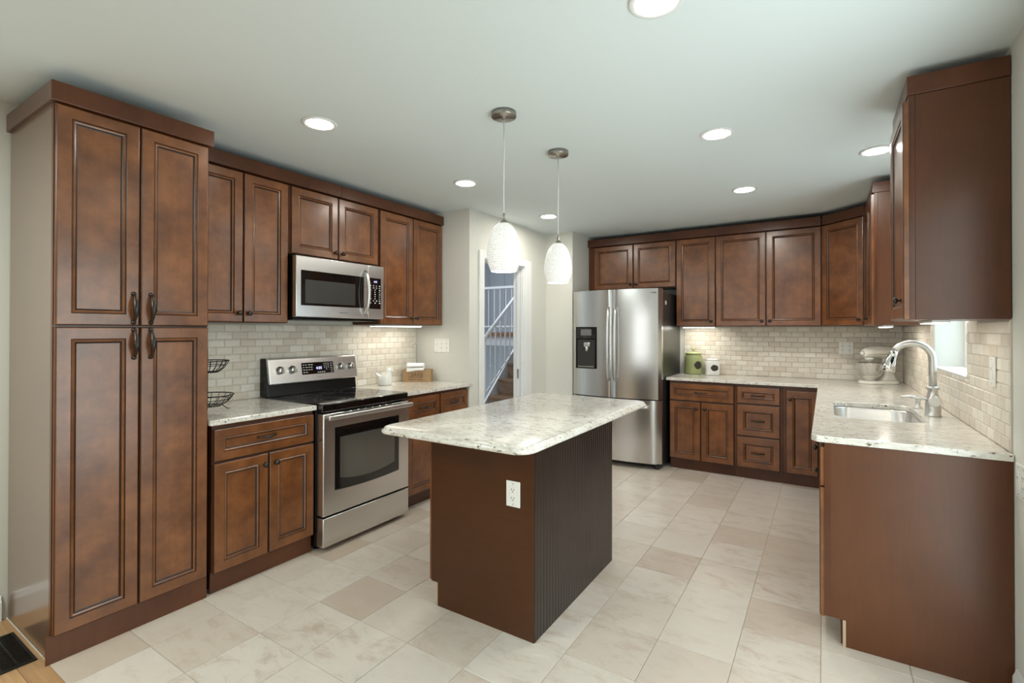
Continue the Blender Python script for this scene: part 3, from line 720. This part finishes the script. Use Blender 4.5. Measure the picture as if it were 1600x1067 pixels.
m = MB(); m.box(dx0 + .03, yd_ - .016, .998, dx1 - .03, yd_ - .001, 1.012, 0, bev=.003); m.build('drip_tray', 'nickel', ds)
lettering('logo_lettering', 'SAMSUNG', .024, 'markg', rd, .858, fy(.858) - .0006 + .004, 1.757, ext=.003, spacing=1.15)
m = MB(); R = []
for k in range(10):
    a = 2 * PI * k / 10; rr = .022 if k % 2 else .011; R.append((rr * math.cos(a), rr * math.sin(a)))
m.poly([(4.36 + a, 1.672 + b) for a, b in R], 'x', 1.9522, 1.958)
tag(m.build('magnet', 'plate'), 'small silver star magnet on the dark side of the refrigerator', 'magnet')

# ================================================================== BACK RUN
BF = 4.368; BU = 4.674
base_cab('brown base cabinet with one wide drawer beside the refrigerator', (1.990, BF, 0), 0, .604,
         [('drawer', .004, DR0, .601, DR1, ('h', .302, .778)), ('door', .004, DZ0, .299, DZ1, ('k', .265, .622)), ('door', .306, DZ0, .601, DZ1, ('k', .340, .622))], toe_y=.038)
base_cab('brown base cabinet with a stack of three drawers', (2.596, BF, 0), 0, .400,
         [('drawer', .022, .706, .380, DR1, ('h', .20, .785)), ('drawer', .022, .405, .380, .696, ('h', .20, .55), .062), ('drawer', .022, DZ0, .380, .396, ('h', .20, .253), .062)], toe_y=.038)
base_cab('narrow brown corner base cabinet with one tall door', (2.998, BF, 0), 0, .300,
         [('door', .026, DZ0, .272, .850, ('k', .058, .775))], toe_y=.038)
wall_cab('short brown wall cabinet above the refrigerator', (.972, BU, 0), 0, 1.007, 1.852, 2.351,
         [(.073, 1.857, .5365, 2.351, ('k', .508, 1.905)), (.5445, 1.857, 1.002, 2.351, ('k', .573, 1.905))])
wall_cab('narrow brown single-door wall cabinet next to the refrigerator', (1.981, BU, 0), 0, .393, ZU, 2.351,
         [(.003, ZU + .002, .390, 2.351, ('k', .355, ZU + .05))])
wall_cab('wide brown two-door wall cabinet on the back wall', (2.376, BU, 0), 0, .924, ZU, 2.351,
         [(.003, ZU + .002, .4575, 2.351, ('k', .425, ZU + .05)), (.4645, ZU + .002, .916, 2.351, ('k', .495, ZU + .05))])
tag(MB().box(.972, BU - .036, 2.3585, 3.290, BU + .30, 2.442).build('crown_board', 'edge', bevel=.002), 'long brown crown board above the back wall cabinets', 'trim')
# diagonal corner wall cabinet
A = Vector((3.302, 4.672)); B = Vector((3.615, 4.372)); ang = math.degrees(math.atan2(B.y - A.y, B.x - A.x)); DW = (B - A).length
t = thing('wall_cabinet', 'diagonal brown corner wall cabinet beside the window wall', 'cabinet', (A.x, A.y, 0), ang, 'brown wall cabinets')
ia = Matrix.Rotation(-math.radians(ang), 2)
loc2 = [tuple(ia @ (Vector(p) - A)) for p in [(3.302, 4.672), (3.615, 4.372), (3.915, 4.372), (3.915, 4.968), (3.302, 4.968)]]
MB().poly(loc2, 'z', ZU, 2.357).build('body', 'veneer', t, bevel=.001)
MB().poly([(a + (0), b - .0) for a, b in [tuple(ia @ (Vector(p) - A)) for p in [(3.302, 4.641), (3.592, 4.372), (3.915, 4.372), (3.915, 4.968), (3.302, 4.968)]]], 'z', 2.3585, 2.442).build('crown_board', 'edge', t, bevel=.002)
front(t, 'door', .012, ZU + .002, DW - .012, 2.351, ('k', DW - .045, ZU + .05))
# right wall cabinets
RU = XR - .312
t = thing('wall_cabinet', 'brown wall cabinet beyond the window with a reddish end panel', 'cabinet', (RU, 4.366, 0), -90, 'brown wall cabinets')
carcass(t, .766, .303, 1.427, 2.362)
front(t, 'door', .010, 1.430, .378, 2.352, ('k', .35, 1.48)); front(t, 'door', .385, 1.430, .760, 2.352, ('k', .413, 1.48))
MB().box(-.0, -.012, 2.3635, .768, .303, 2.437).build('crown_board', 'edge', t, bevel=.002)
t = thing('wall_cabinet', 'brown wall cabinet nearest the viewer with a large plain end panel', 'cabinet', (RU, 2.425, 0), -90, 'brown wall cabinets')
m = MB(); m.box(0, 0, 1.432, .507, .022, 2.366, 0); m.box(0, .0225, 1.432, .506, .308, 2.366, 1); m.build('body', ['edge', 'veneer'], t, bevel=.001)
front(t, 'door', .050, 1.434, .517, 2.340, ('k', .452, 1.515))
MB().box(0, -.004, 2.3675, .511, .308, 2.446).build('crown_board', 'edge', t, bevel=.002)
m = MB(); 
# under-cabinet lights
def strip_light(label, x0, y0, x1, y1, z, k=1.0):
    t = thing('under_cabinet_light', label, 'light', ((x0 + x1) / 2, (y0 + y1) / 2, z), 0, 'under-cabinet light strips')
    dx, dy = (x1 - x0) / 2, (y1 - y0) / 2
    MB().box(-dx, -dy, -.012, dx, dy, 0, 0, bev=.002).build('housing', 'plate', t)
    MB().box(-dx + .006, -dy + .006, -.0145, dx - .006, dy - .006, -.0122).build('diffuser', led(STRIP_E * k, (1.0, 0.95, 0.84)), t)
strip_light('slim white light strip under the wall cabinet by the doorway', .17, 2.07, .24, 2.62, 1.4315, .5)
strip_light('slim white light strip under the cabinet next to the refrigerator', 2.02, 4.77, 2.345, 4.83, 1.4315)
strip_light('slim white light strip under the cabinet beyond the window', 3.675, 3.72, 3.735, 4.16, 1.4265)
strip_light('slim white light strip under the cabinet nearest the viewer', 3.70, 1.99, 3.76, 2.33, 1.4315, .42)
# right base run (fronts face -X)
RF = XR - .610
t = thing('base_cabinet', 'brown base cabinet nearest the viewer with a large plain end panel', 'cabinet', (RF, 2.50, 0), -90, 'brown base cabinets')
carcass(t, .568, .605, .116, BASE_TOP, toe=True, toe_y=.060)
MB().poly([(0.0, .116), (0.078, .116), (.078, 0), (.6085, 0), (.6085, BASE_TOP), (0.0, BASE_TOP)], 'x', .569, .590).build('end_panel', 'veneer', t, bevel=.001)
MB().box(.591, .0, .1165, .5925, .022, BASE_TOP).build('end_stile', 'edge', t)
MB().box(.571, .066, .0, .592, .0775, .1155).build('raw_edge', 'rawedge', t)
front(t, 'drawer', .004, DR0, .586, DR1, ('k', .29, .80)); front(t, 'door', .004, DZ0, .586, DZ1, ('k', .05, .63))
base_cab('brown sink base cabinet under the window', (RF, 3.362, 0), -90, .860, [('door', .004, DZ0, .427, DR1, ('k', .395, .70)), ('door', .433, DZ0, .856, DR1, ('k', .465, .70))], d=.605, toe_y=.060, hollow=True)
base_cab('brown base cabinet in the corner beyond the sink', (RF, 4.325, 0), -90, .961, [('door', .404, DZ0, .957, DR1, ('k', .93, .70))], d=.605, toe_y=.060)

SK = rrect(3.365, 2.515, 3.765, 3.225, .095)
YF = YB - .650
slab('countertop', 'long white granite countertop around the corner with the sink', [(1.963, YF), (3.262, YF), (3.268, YF - .006), (3.268, 1.93), (3.288, 1.897), (3.927, 1.897), (3.927, 4.977), (1.963, 4.977)], holes=[SK[::-1]])
# sink bowl
t = thing('sink', 'stainless steel undermount sink in the corner countertop', 'sink', (3.565, 2.87, .70))
def off(P, d, c=(3.565, 2.87)):
    q = rrect(3.365 + d, 2.515 + d, 3.765 - d, 3.225 - d, max(.02, .095 - d)); return [(x - c[0], y - c[1]) for x, y in q]
m = MB(); lv = [(-.012, .1868), (-.004, .1868), (.002, .178), (.006, .03), (.03, .008), (.05, .004)]
R = [[(x, y, z) for x, y in off(SK, d)] for d, z in lv]
m.rings(R, cap0=False, cap1=True)
o = m.build('bowl', 'steel', t); sm = o.modifiers.new('solid', 'SOLIDIFY'); sm.thickness = .0015; sm.offset = -1
m = MB(); m.lathe([(.045, .0045), (.042, .008), (.03, .007), (.012, .006), (.001, .006)], (0, 0, 0), 'z', 24); m.build('drain', 'chrome', t)
# faucet
FX, FYY = 3.822, 2.832
t = thing('faucet', 'tall brushed nickel gooseneck faucet with pull-down spray head', 'faucet', (FX, FYY, .9175))
m = MB(); m.lathe([(.038, 0), (.038, .006), (.034, .012), (.036, .030), (.032, .085), (.025, .120), (.023, .140), (.030, .150), (.030, .158), (.018, .164)], (0, 0, 0), 'z', 24); m.build('base', 'chrome', t)
P = [(0, 0, .155), (0, 0, .25), (0, 0, .310)]
for k in range(1, 13):
    a = math.radians(150) * k / 12; P.append((-.090 + .090 * math.cos(a), 0, .310 + .090 * math.sin(a)))
ex = Vector(P[-1]); dr = Vector((-.27, 0, -.96)).normalized()
m = MB(); m.tube(P, .0180, 14); m.build('spout', 'chrome', t)
m = MB(); m.tube([ex + dr * d for d in (0, .02, .045, .085, .118, .122)], [.0190, .0195, .0215, .030, .036, .031], 18); sh = m.build('spray_head', 'polish', t)
c = ex + dr * .055 + Vector((.004, -.022, 0)); m = MB(); m.tube([c - dr * .022, c + dr * .0, c + dr * .022], [.006, .008, .006], 8); m.build('spray_button', 'black', sh)
m = MB(); m.tube([(0, -.018, .085), (0, -.052, .085), (0, -.062, .085)], [.022, .030, .026], 18); lv_ = m.build('lever_hub', 'chrome', t)
m = MB(); m.tube([(-.012, -.046, .090), (-.05, -.050, .098), (-.105, -.056, .104)], [.009, .008, .006], 10); m.build('lever', 'chrome', lv_)
t = thing('soap_dispenser', 'small nickel soap dispenser behind the faucet', 'soap dispenser', (3.795, 3.125, .9175))
m = MB(); m.lathe([(.022, 0), (.022, .005), (.014, .012), (.011, .045), (.016, .052), (.016, .068), (.010, .074)], (0, 0, 0), 'z', 18); m.build('base', 'chrome', t)
m = MB(); m.tube([(0, 0, .070), (-.03, -.005, .072), (-.085, -.012, .066)], [.009, .007, .005], 10); m.build('spout', 'chrome', t)

# ================================================================== ISLAND
IX0, IX1, IY0, IY1 = 1.631, 2.234, 1.201, 2.129
t = thing('island_cabinet', 'dark brown kitchen island cabinet with beadboard side', 'kitchen island', (IX0, IY1, 0), -90)   # fronts face -X
IL = IY1 - IY0; ID = IX1 - IX0
m = MB(); m.box(0, 0, .116, IL - .001, .019, BASE_TOP, 0); m.box(0, .0195, .116, IL - .001, ID - .0125, BASE_TOP, 1); m.build('body', ['edge', 'island_panel'], t, bevel=.001)
MB().box(.02, .060, 0, IL - .005, ID - .02, .1155).build('plinth', 'black', t)
MB().box(.0, .043, 0, IL - .0005, .0595, .1155).build('toe_kick', 'edge', t)
m = MB(); m.poly([(-.0, .116), (.043, .116), (.043, 0), (ID, 0), (ID, BASE_TOP), (0, BASE_TOP)], 'x', IL - .0005, IL + .006); m.build('end_panel', 'island_panel', t, bevel=.0008)
m = MB(); m.poly([(-.0, .116), (.043, .116), (.043, 0), (ID, 0), (ID, BASE_TOP), (0, BASE_TOP)], 'x', -.007, -.0005); m.build('far_end_panel', 'island_panel', t)
MB().box(IL + .0005, .0335, .003, IL + .0055, .0425, .1155).build('raw_edge', 'rawedge', t)
m = MB(); nb = 32; bw = (IL + .010) / nb
for k in range(nb):
    a = -.004 + k * bw
    m.poly([(a, ID - .012), (a, ID - .0035), (a + .0022, ID), (a + bw - .0022, ID), (a + bw - .0002, ID - .0035), (a + bw - .0002, ID - .012)], 'z', .0, BASE_TOP)
m.build('beadboard', 'bead', t)
front(t, 'door', .004, DZ0 + .008, IL / 2 - .003, DR1, ('k', IL / 2 - .04, .80)); front(t, 'door', IL / 2 + .003, DZ0 + .008, IL - .002, DR1, ('k', IL / 2 + .04, .80))
m = MB()
prof_i = [(.030, .885), (.012, .8855), (.003, .889), (0, .895), (.002, .902), (.010, .9055), (.012, .910), (.016, .9155), (.024, .918)]
R = [[(x, y, z) for x, y in rrect(1.478 + d, .952 + d, 2.338 - d, 2.552 - d, .085 - d, 10)] for d, z in prof_i]
m.rings(R)
o = tag(m.build('countertop', 'granite'), 'white granite island countertop with rounded corners and stepped edge', 'countertop')
o.location.z = .0015
o.data.set_sharp_from_angle(angle=math.radians(50))

# ---------------------------------------------------------------- outlets and plates  (local: front faces -y, centre at origin)
def outlet(label, loc, rz, gangs, w, h):
    t = thing('wall_outlet', label, 'outlet', loc, rz, 'white outlet plates')
    MB().box(-w / 2, -.006, -h / 2, w / 2, 0, h / 2, 0, bev=.002).build('cover_plate', 'plate', t)
    n = len(gangs)
    for i, g_ in enumerate(gangs):
        x = (-w / 2) + w * (i + .5) / n
        if g_ == 'o':
            f = MB().box(x - .0165, -.0075, -.034, x + .0165, -.0055, .034, 0, bev=.001).build('socket', 'plate', t)
            m = MB()
            for s in (-1, 1):
                for q in (-1, 1): m.box(x + q * .0065 - .0012, -.0079, s * .019 - .002, x + q * .0065 + .0012, -.0074, s * .019 + .006)
                m.lathe([(.0024, -.0079), (.0024, -.0074)], (x, 0, s * .019 - .008), 'y', 10)
            m.build('socket_slot', 'black', f)
        else:
            f = MB().box(x - .0165, -.0085, -.034, x + .0165, -.0055, .034, 0, bev=.002).build('rocker', 'plate', t)
            MB().box(x - .002, -.009, .006, x + .002, -.0083, .016).build('rocker_marking', 'markg', f)
    m = MB()
    for i in range(n):
        x = (-w / 2) + w * (i + .5) / n
        for s in (-1, 1): m.lathe([(.003, -.0066), (.003, -.0055)], (x, 0, s * (h / 2 - .012)), 'y', 10)
    m.build('screw', 'nickel', t)
outlet('white switch and double outlet plate on wall beside the doorway', (.323, YR - .0005, 1.246), 0, 'soo', .180, .125)
outlet('white double outlet plate on the back tile near the mixer', (3.490, YB - .0098, 1.222), 0, 'oo', .115, .115)
outlet('white single outlet on the island end panel', (2.126, IY0 - .0065, .643), 0, 'o', .073, .116)
outlet('white switch plate on the tiled wall right of the window', (XR - .0098, 2.13, 1.215), -90, 's', .075, .125)
outlet('white triple plate at the right edge on the near wall', (XR - .0005, 1.785, .833), -90, 'sos', .165, .125)

# ---------------------------------------------------------------- ceiling lights
def can(label, x, y, k=1.0):
    t = thing('recessed_light', label, 'ceiling light', (x, y, ZC), 0, 'recessed ceiling lights')
    m = MB(); m.lathe([(.090, -.0005), (.090, -.004), (.084, -.0075), (.070, -.0065), (.066, -.0035), (.066, -.0005)], (0, 0, 0), 'z', 40); m.build('trim_ring', 'white', t)
    m = MB(); m.lathe([(.0655, -.0045), (.001, -.0047)], (0, 0, 0), 'z', 40); m.build('diffuser', led(CAN_E * k), t)
can('recessed ceiling light nearest the viewer, cut by the top of the picture', 2.850, .935, 0.32)
can('recessed ceiling light above the floor beside the tall pantry', 1.062, .947, 0.65)
can('recessed ceiling light above the range, left of both pendants', 1.067, 2.193, 1.0)
can('recessed ceiling light in front of the doorway wall, behind the far pendant', 1.085, 3.461, 1.9)
can('recessed ceiling light right of the pendants, nearer of the right-hand pair', 2.816, 2.218, 1.1)
can('recessed ceiling light above the floor in front of the back cabinets', 2.796, 3.481, 2.1)
can('recessed ceiling light above the sink, partly behind the near cabinet', 3.590, 3.007, 1.3)
def pendant(label, x, y, z0):
    t = thing('pendant_light', label, 'pendant light', (x, y, ZC), 0, 'pendant lights over the island')
    m = MB(); m.lathe([(.062, -.0005), (.063, -.022), (.060, -.026), (.012, -.027), (.010, -.036), (.003, -.037)], (0, 0, 0), 'z', 32); m.build('canopy', 'nickel', t)
    h = z0 - ZC
    MB().tube([(0, 0, -.035), (.002, 0, -.2), (-.001, 0, -.4), (0, 0, h + .282)], .0032, 8).build('cord', 'cord', t)
    m = MB(); m.lathe([(.005, h + .292), (.009, h + .280), (.009, h + .262), (.013, h + .255), (.028, h + .243), (.030, h + .238)], (0, 0, 0), 'z', 20); m.build('cap', 'nickel', t)
    prof = [(.029, .240), (.045, .226), (.060, .205), (.072, .175), (.081, .135), (.0855, .095), (.0845, .065), (.078, .035), (.069, .010), (.066, .001), (.063, .0), (.064, .008), (.075, .036), (.081, .066), (.082, .095), (.077, .135), (.068, .175), (.056, .205), (.028, .236)]
    m = MB(); m.lathe([(r_, h + z) for r_, z in prof], (0, 0, 0), 'z', 40, cap=False); m.build('lamp_shade', 'shade', t)
    pl = bpy.data.lights.new('pendant_bulb', 'POINT'); pl.energy = 3; pl.color = (1, .96, .88); pl.shadow_soft_size = .02
    po = bpy.data.objects.new('pendant_bulb', pl); COL.objects.link(po); po.parent = t; po.location = (0, 0, h + .02)
pendant('nearer pendant light with white swirl glass shade over the island', 1.960, 1.362, 1.682)
pendant('farther pendant light with white swirl glass shade over the island', 1.943, 1.990, 1.677)

# ---------------------------------------------------------------- small things
# floor register
t = thing('floor_register', 'black metal floor register beside the tall pantry', 'floor vent', (.36, -.075, 0.0005))
m = MB(); m.box(-.17, -.055, 0, .17, -.045, .006); m.box(-.17, .045, 0, .17, .055, .006); m.box(-.17, -.045, 0, -.16, .045, .006); m.box(.16, -.045, 0, .17, .045, .006); m.build('frame', 'black', t)
m = MB()
for k in range(20): m.box(-.155 + k * .016, -.045, .001, -.149 + k * .016, .045, .005)
m.box(-.16, -.003, .0005, .16, .003, .0052); m.build('grille', 'black', t)
# two-tier wire basket stand
t = thing('wire_basket_stand', 'two-tier black wire basket stand half hidden by the pantry', 'basket', (.30, .757, .9175))
MB().tube([(0, 0, .006), (0, 0, .36)], .004, 8).build('post', 'wire', t)
def wbasket(name, R0, R1, z0, z1):
    m = MB(); m.torus((0, 0, z1), R1, .0035, 'z', 40, 6); m.torus((0, 0, (z0 + z1) / 2 + .006), (R0 * .35 + R1 * .65), .0022, 'z', 40, 6); m.torus((0, 0, z0), R0, .003, 'z', 32, 6)
    for k in range(20):
        a = 2 * PI * k / 20; c_, s_ = math.cos(a), math.sin(a)
        m.tube([(R1 * c_, R1 * s_, z1), (R1 * .93 * c_, R1 * .93 * s_, z1 - .25 * (z1 - z0)), ((R0 * .45 + R1 * .55) * c_, (R0 * .45 + R1 * .55) * s_, z0 + .35 * (z1 - z0)), (R0 * c_, R0 * s_, z0)], .0017, 5)
    for k in range(4):
        a = PI * k / 4; m.tube([(R0 * math.cos(a), R0 * math.sin(a), z0), (-R0 * math.cos(a), -R0 * math.sin(a), z0)], .0017, 5)
    m.build(name, 'wire', t)
wbasket('lower_basket', .070, .135, .030, .092)
wbasket('upper_basket', .055, .110, .225, .290)
m = MB()
for k in range(3):
    a = 2 * PI * k / 3 + 1.35; c_, s_ = math.cos(a), math.sin(a); m.tube([(.075 * c_, .075 * s_, .030), (.09 * c_, .09 * s_, .018), (.105 * c_, .105 * s_, .005), (.118 * c_, .118 * s_, .004)], .0025, 6)
m.build('foot', 'wire', t)
# hen
t = thing('hen_figurine', 'white ceramic hen figurine on the counter beside the range', 'figurine', (.150, 2.258, .9175), 32)
m = MB(); R = []
for z, rx, ry, cx in ((0, .050, .042, 0), (.006, .056, .047, 0), (.03, .061, .050, 0), (.055, .060, .049, .001), (.072, .053, .044, .006), (.088, .041, .036, .016), (.102, .030, .028, .026), (.116, .024, .023, .032), (.130, .021, .020, .036), (.140, .015, .015, .038), (.146, .004, .004, .038)):
    R.append([(cx + rx * math.cos(2 * PI * k / 24), ry * math.sin(2 * PI * k / 24), z) for k in range(24)])
m.rings(R); m.build('body', 'ceramic', t)
m = MB(); m.tube([(-.025, 0, .055), (-.050, 0, .076), (-.070, 0, .094), (-.086, 0, .110)], [.026, .019, .012, .004], 14); m.build('tail', 'ceramic', t)
m = MB()
for i in range(5):
    z = .146 - abs(i - 1.5) * .004; m.lathe([(.001, z - .010), (.006, z - .003), (.005, z + .005), (.001, z + .009)], (.024 + i * .008, 0, 0), 'z', 10, sy=.5)
m.build('comb', 'ceramic', t)
m = MB(); m.tube([(.050, 0, .128), (.064, 0, .124), (.072, 0, .119)], [.008, .005, .001], 8); m.tube([(.054, 0, .120), (.058, 0, .110), (.057, 0, .100)], [.004, .006, .002], 8); m.build('beak', 'ceramic', t)
# crate
t = thing('wooden_crate', 'small wooden crate lettered SAGE in the counter corner', 'crate', (.188, 2.610, .9175), 32)
m = MB(); w2 = .128
for a, b in ((0, .052), (.054, .112)):
    m.box(-w2, -.009, a, w2, 0, b); m.box(-w2, .095, a, w2, .104, b); m.box(-w2, .0005, a, -w2 + .009, .0945, b); m.box(w2 - .009, .0005, a, w2, .0945, b)
m.box(-w2 + .009, .0005, .002, w2 - .009, .0945, .010); m.build('body', 'crate', t, bevel=.001)
lettering('lettering', 'SAGE', .043, 'ink', t, .002, -.0093, .0525, ext=.0004, spacing=1.1)
m = MB(); x = -.072
for row, (zz, n_) in enumerate(((.040, 11), (.021, 12))):
    x = -.075
    for k in range(n_):
        wd = random.uniform(.006, .012); m.box(x, -.0095, zz, x + wd, -.0088, zz + random.choice((.004, .006))); x += wd + .003
m.build('small_lettering', 'ink', t)
t2 = thing('towel_hook', 'thin dark wire hook standing in the SAGE crate', 'hook', (.131, 2.668, .9175), 32)
P = [(0, 0, .014), (0, 0, .15), (0, 0, .318)] + [(-.018 + .018 * math.cos(a), 0, .318 + .026 * math.sin(a)) for a in [PI * k / 8 for k in range(1, 9)]] + [(-.042, 0, .313), (-.048, 0, .317)]
MB().tube(P, .0026, 8).build('wire', 'nickel', t2)
MB().box(-.03, -.010, .0105, .03, .010, .015).build('base', 'nickel', t2)
t3 = thing('folded_towel', 'white folded hand towel draped over the SAGE crate', 'towel', (.188, 2.610, .9175), 32)
def towel(x0, x1, outer, inner, d0, d1):
    m = MB(); R = []; n = 14
    for i in range(n + 1):
        u = i / n; x = x0 + (x1 - x0) * u; d = d0 + (d1 - d0) * u + .002 * math.sin(u * 8)
        R.append([(x, y, z - (d if k_ == len(outer) - 1 else 0)) for k_, (y, z) in enumerate(outer)] + [(x, y, z - (d if k_ == 0 else 0)) for k_, (y, z) in enumerate(inner)])
    m.rings(R, smooth=True); return m
towel(-.092, .064, [(.058, .128), (.03, .134), (.0, .134), (-.014, .128), (-.0190, .118), (-.0195, .100)], [(-.0115, .101), (-.0110, .112), (-.002, .1145), (.03, .1145), (.058, .1145)], .008, -.010).build('lower_fold', 'cloth', t3)
towel(-.090, .062, [(.060, .160), (.03, .172), (.002, .172), (-.016, .164), (-.0225, .150), (-.0225, .140)], [(-.0200, .1405), (-.0170, .138), (.0, .1365), (.03, .1365), (.060, .1365)], .008, -.004).build('upper_fold', 'cloth', t3)
# canisters
def bird(t, z, mat, s=1.0):
    m = MB(); R = []
    for x, zc, ry, rz_ in [(-.030, .030, .002, .003), (-.020, .024, .005, .005), (-.008, .016, .011, .011), (.006, .015, .012, .012), (.016, .022, .008, .010), (.021, .030, .007, .008), (.026, .032, .004, .004), (.033, .031, .001, .001)]:
        R.append([(x * s, ry * s * math.cos(2 * PI * k / 12), z + s * (zc + rz_ * math.sin(2 * PI * k / 12))) for k in range(12)])
    m.rings(R); m.lathe([(.010, z - .004), (.006, z + .004), (.005, z + .012)], (0, 0, 0), 'z', 12); return m.build('bird_finial', mat, t)
def label_patch(t, r, x0, z, s, sx=1.0):
    m = MB(); n = 48; A_, B_ = [], []
    for k in range(n):
        a = 2 * PI * k / n; q = s * (1 + .10 * abs(math.sin(2.5 * a))); u, v = q * math.cos(a) * sx, q * math.sin(a)
        th = -PI / 2 + x0 + u / r
        A_.append(((r + .0010) * math.cos(th), (r + .0010) * math.sin(th), z + v)); B_.append(((r - .001) * math.cos(th), (r - .001) * math.sin(th), z + v))
    RR = [B_, A_]
    for f_ in (.75, .5, .25, .03):
        ring = []
        for k in range(n):
            a = 2 * PI * k / n; q = f_ * s * (1 + .10 * abs(math.sin(2.5 * a))); th = -PI / 2 + x0 + q * math.cos(a) * sx / r
            ring.append(((r + .0012) * math.cos(th), (r + .0012) * math.sin(th), z + q * math.sin(a)))
        RR.append(ring)
    m.rings(RR, smooth=False, cap0=False); return m.build('chalk_label', 'slate', t)
t = thing('canister', 'tall green ceramic canister with bird lid and dark label', 'canister', (2.112, 4.868, .9175), 25)
m = MB(); m.lathe([(.082, 0), (.092, .006), (.092, .185), (.089, .196), (.080, .203), (.080, .215), (.084, .217)], (0, 0, 0), 'z', 40); m.build('body', 'green', t)
m = MB(); m.lathe([(.086, .2175), (.087, .226), (.070, .233), (.03, .240), (.012, .246)], (0, 0, 0), 'z', 40); m.build('lid', 'green', t)
bird(t, .248, 'green', 1.0); label_patch(t, .092, .34, .100, .040)
t = thing('canister', 'short white square canister with bird lid and dark label', 'canister', (2.300, 4.862, .9175), 25)
def rsq(h, r, z): return [(x, y, z) for x, y in rrect(-h, -h, h, h, r, 5)]
m = MB(); m.rings([rsq(.064, .02, 0), rsq(.069, .02, .005), rsq(.069, .02, .138), rsq(.064, .02, .148), rsq(.058, .02, .152)]); m.build('body', 'ceramic', t)
m = MB(); m.rings([rsq(.062, .02, .1525), rsq(.063, .02, .160), rsq(.050, .02, .170), rsq(.018, .01, .178)]); m.build('lid', 'ceramic', t)
bird(t, .180, 'ceramic', .9)
m = MB(); A_, B_ = [], []
for k in range(48):
    a = 2 * PI * k / 48; q = .031 * (1 + .10 * abs(math.sin(2.5 * a))); A_.append((.012 + q * 1.15 * math.cos(a), -.0700, .077 + q * math.sin(a))); B_.append((.012 + q * 1.15 * math.cos(a), -.0685, .077 + q * math.sin(a)))
m.rings([B_, A_], smooth=False).build('chalk_label', 'slate', t)
# stand mixer
t = thing('stand_mixer', 'cream stand mixer with polished steel bowl in the corner', 'stand mixer', (3.724, 4.750, .9175), 33)
m = MB(); R = []
for d, z in ((.0, 0), (.0, .012), (.006, .022), (.02, .028)):
    R.append([(x, y, z) for x, y in rrect(-.170 + d, -.090 + d, .165 - d, .090 - d, .088 - d, 10)])
m.rings(R)
R = []
for z, x0, x1, h in ((.024, -.02, .155, .062), (.05, .015, .140, .050), (.09, .040, .122, .042), (.14, .048, .114, .038), (.19, .044, .118, .040), (.225, .040, .125, .044)):
    R.append([(x, y, z) for x, y in rrect(x0, -h, x1, h, min(h, (x1 - x0) / 2) * .85, 6)])
m.rings(R); m.build('base', 'mixer', t)
m = MB(); R = []
for x, zc, ry, rz_ in [(-.140, .268, .012, .014), (-.136, .268, .032, .034), (-.120, .272, .046, .046), (-.08, .279, .054, .055), (-.02, .283, .058, .060), (.05, .281, .058, .060), (.11, .276, .054, .056), (.145, .270, .044, .046), (.160, .268, .020, .022)]:
    R.append([(x, ry * math.cos(2 * PI * k / 28), zc + rz_ * (math.sin(2 * PI * k / 28) if math.sin(2 * PI * k / 28) > 0 else .95 * math.sin(2 * PI * k / 28))) for k in range(28)])
m.rings(R); hd = m.build('head', 'mixer', t)
m = MB(); m.lathe([(.001, -.158), (.017, -.157), (.020, -.150), (.020, -.138)], (0, 0, .270), 'x', 18); m.build('hub_cap', 'ceramic', hd)
m = MB(); m.torus((0, 0, 0), .02, .002, 'y', 20, 6)
m2 = MB(); m2.rings([[(x, (ry + .0015) * math.cos(2 * PI * k / 28), .262 + .006 * math.sin(2 * PI * k / 28)) for k in range(28)] for x, ry in [(-.118, .046), (-.08, .054), (-.02, .058), (.05, .058), (.11, .054), (.14, .045)]]); m2.build('trim_band', 'chrome', hd)
m.bm.free()
m = MB(); m.lathe([(.036, .232), (.036, .215), (.026, .205), (.022, .195), (.010, .190), (.007, .12)], (-.085, 0, 0), 'z', 20); m.build('beater_shaft', 'mixer', t)
m = MB(); m.tube([(-.085, 0, .15), (-.118, 0, .12), (-.115, 0, .075), (-.085, 0, .05), (-.055, 0, .075), (-.052, 0, .12), (-.085, 0, .15)], .005, 8); m.tube([(-.085, 0, .16), (-.085, 0, .05)], .005, 8); m.build('beater', 'ceramic', t)
m = MB(); m.lathe([(.040, .030), (.044, .034), (.040, .044), (.060, .052), (.085, .080), (.097, .125), (.103, .180), (.106, .184), (.104, .186), (.101, .182), (.094, .125), (.082, .082), (.058, .056), (.001, .050)], (-.078, 0, 0), 'z', 36); bw_ = m.build('bowl', 'polish', t)
m = MB(); m.tube([(-.030, .085, .165), (.02, .12, .155), (.03, .125, .11), (.0, .10, .085), (-.03, .07, .085)], .005, 8); m.build('bowl_handle', 'polish', bw_)
m = MB(); m.tube([(-.078, -.10, .178), (-.12, -.10, .186), (-.19, -.055, .190)], .004, 6)
m.bm.free()
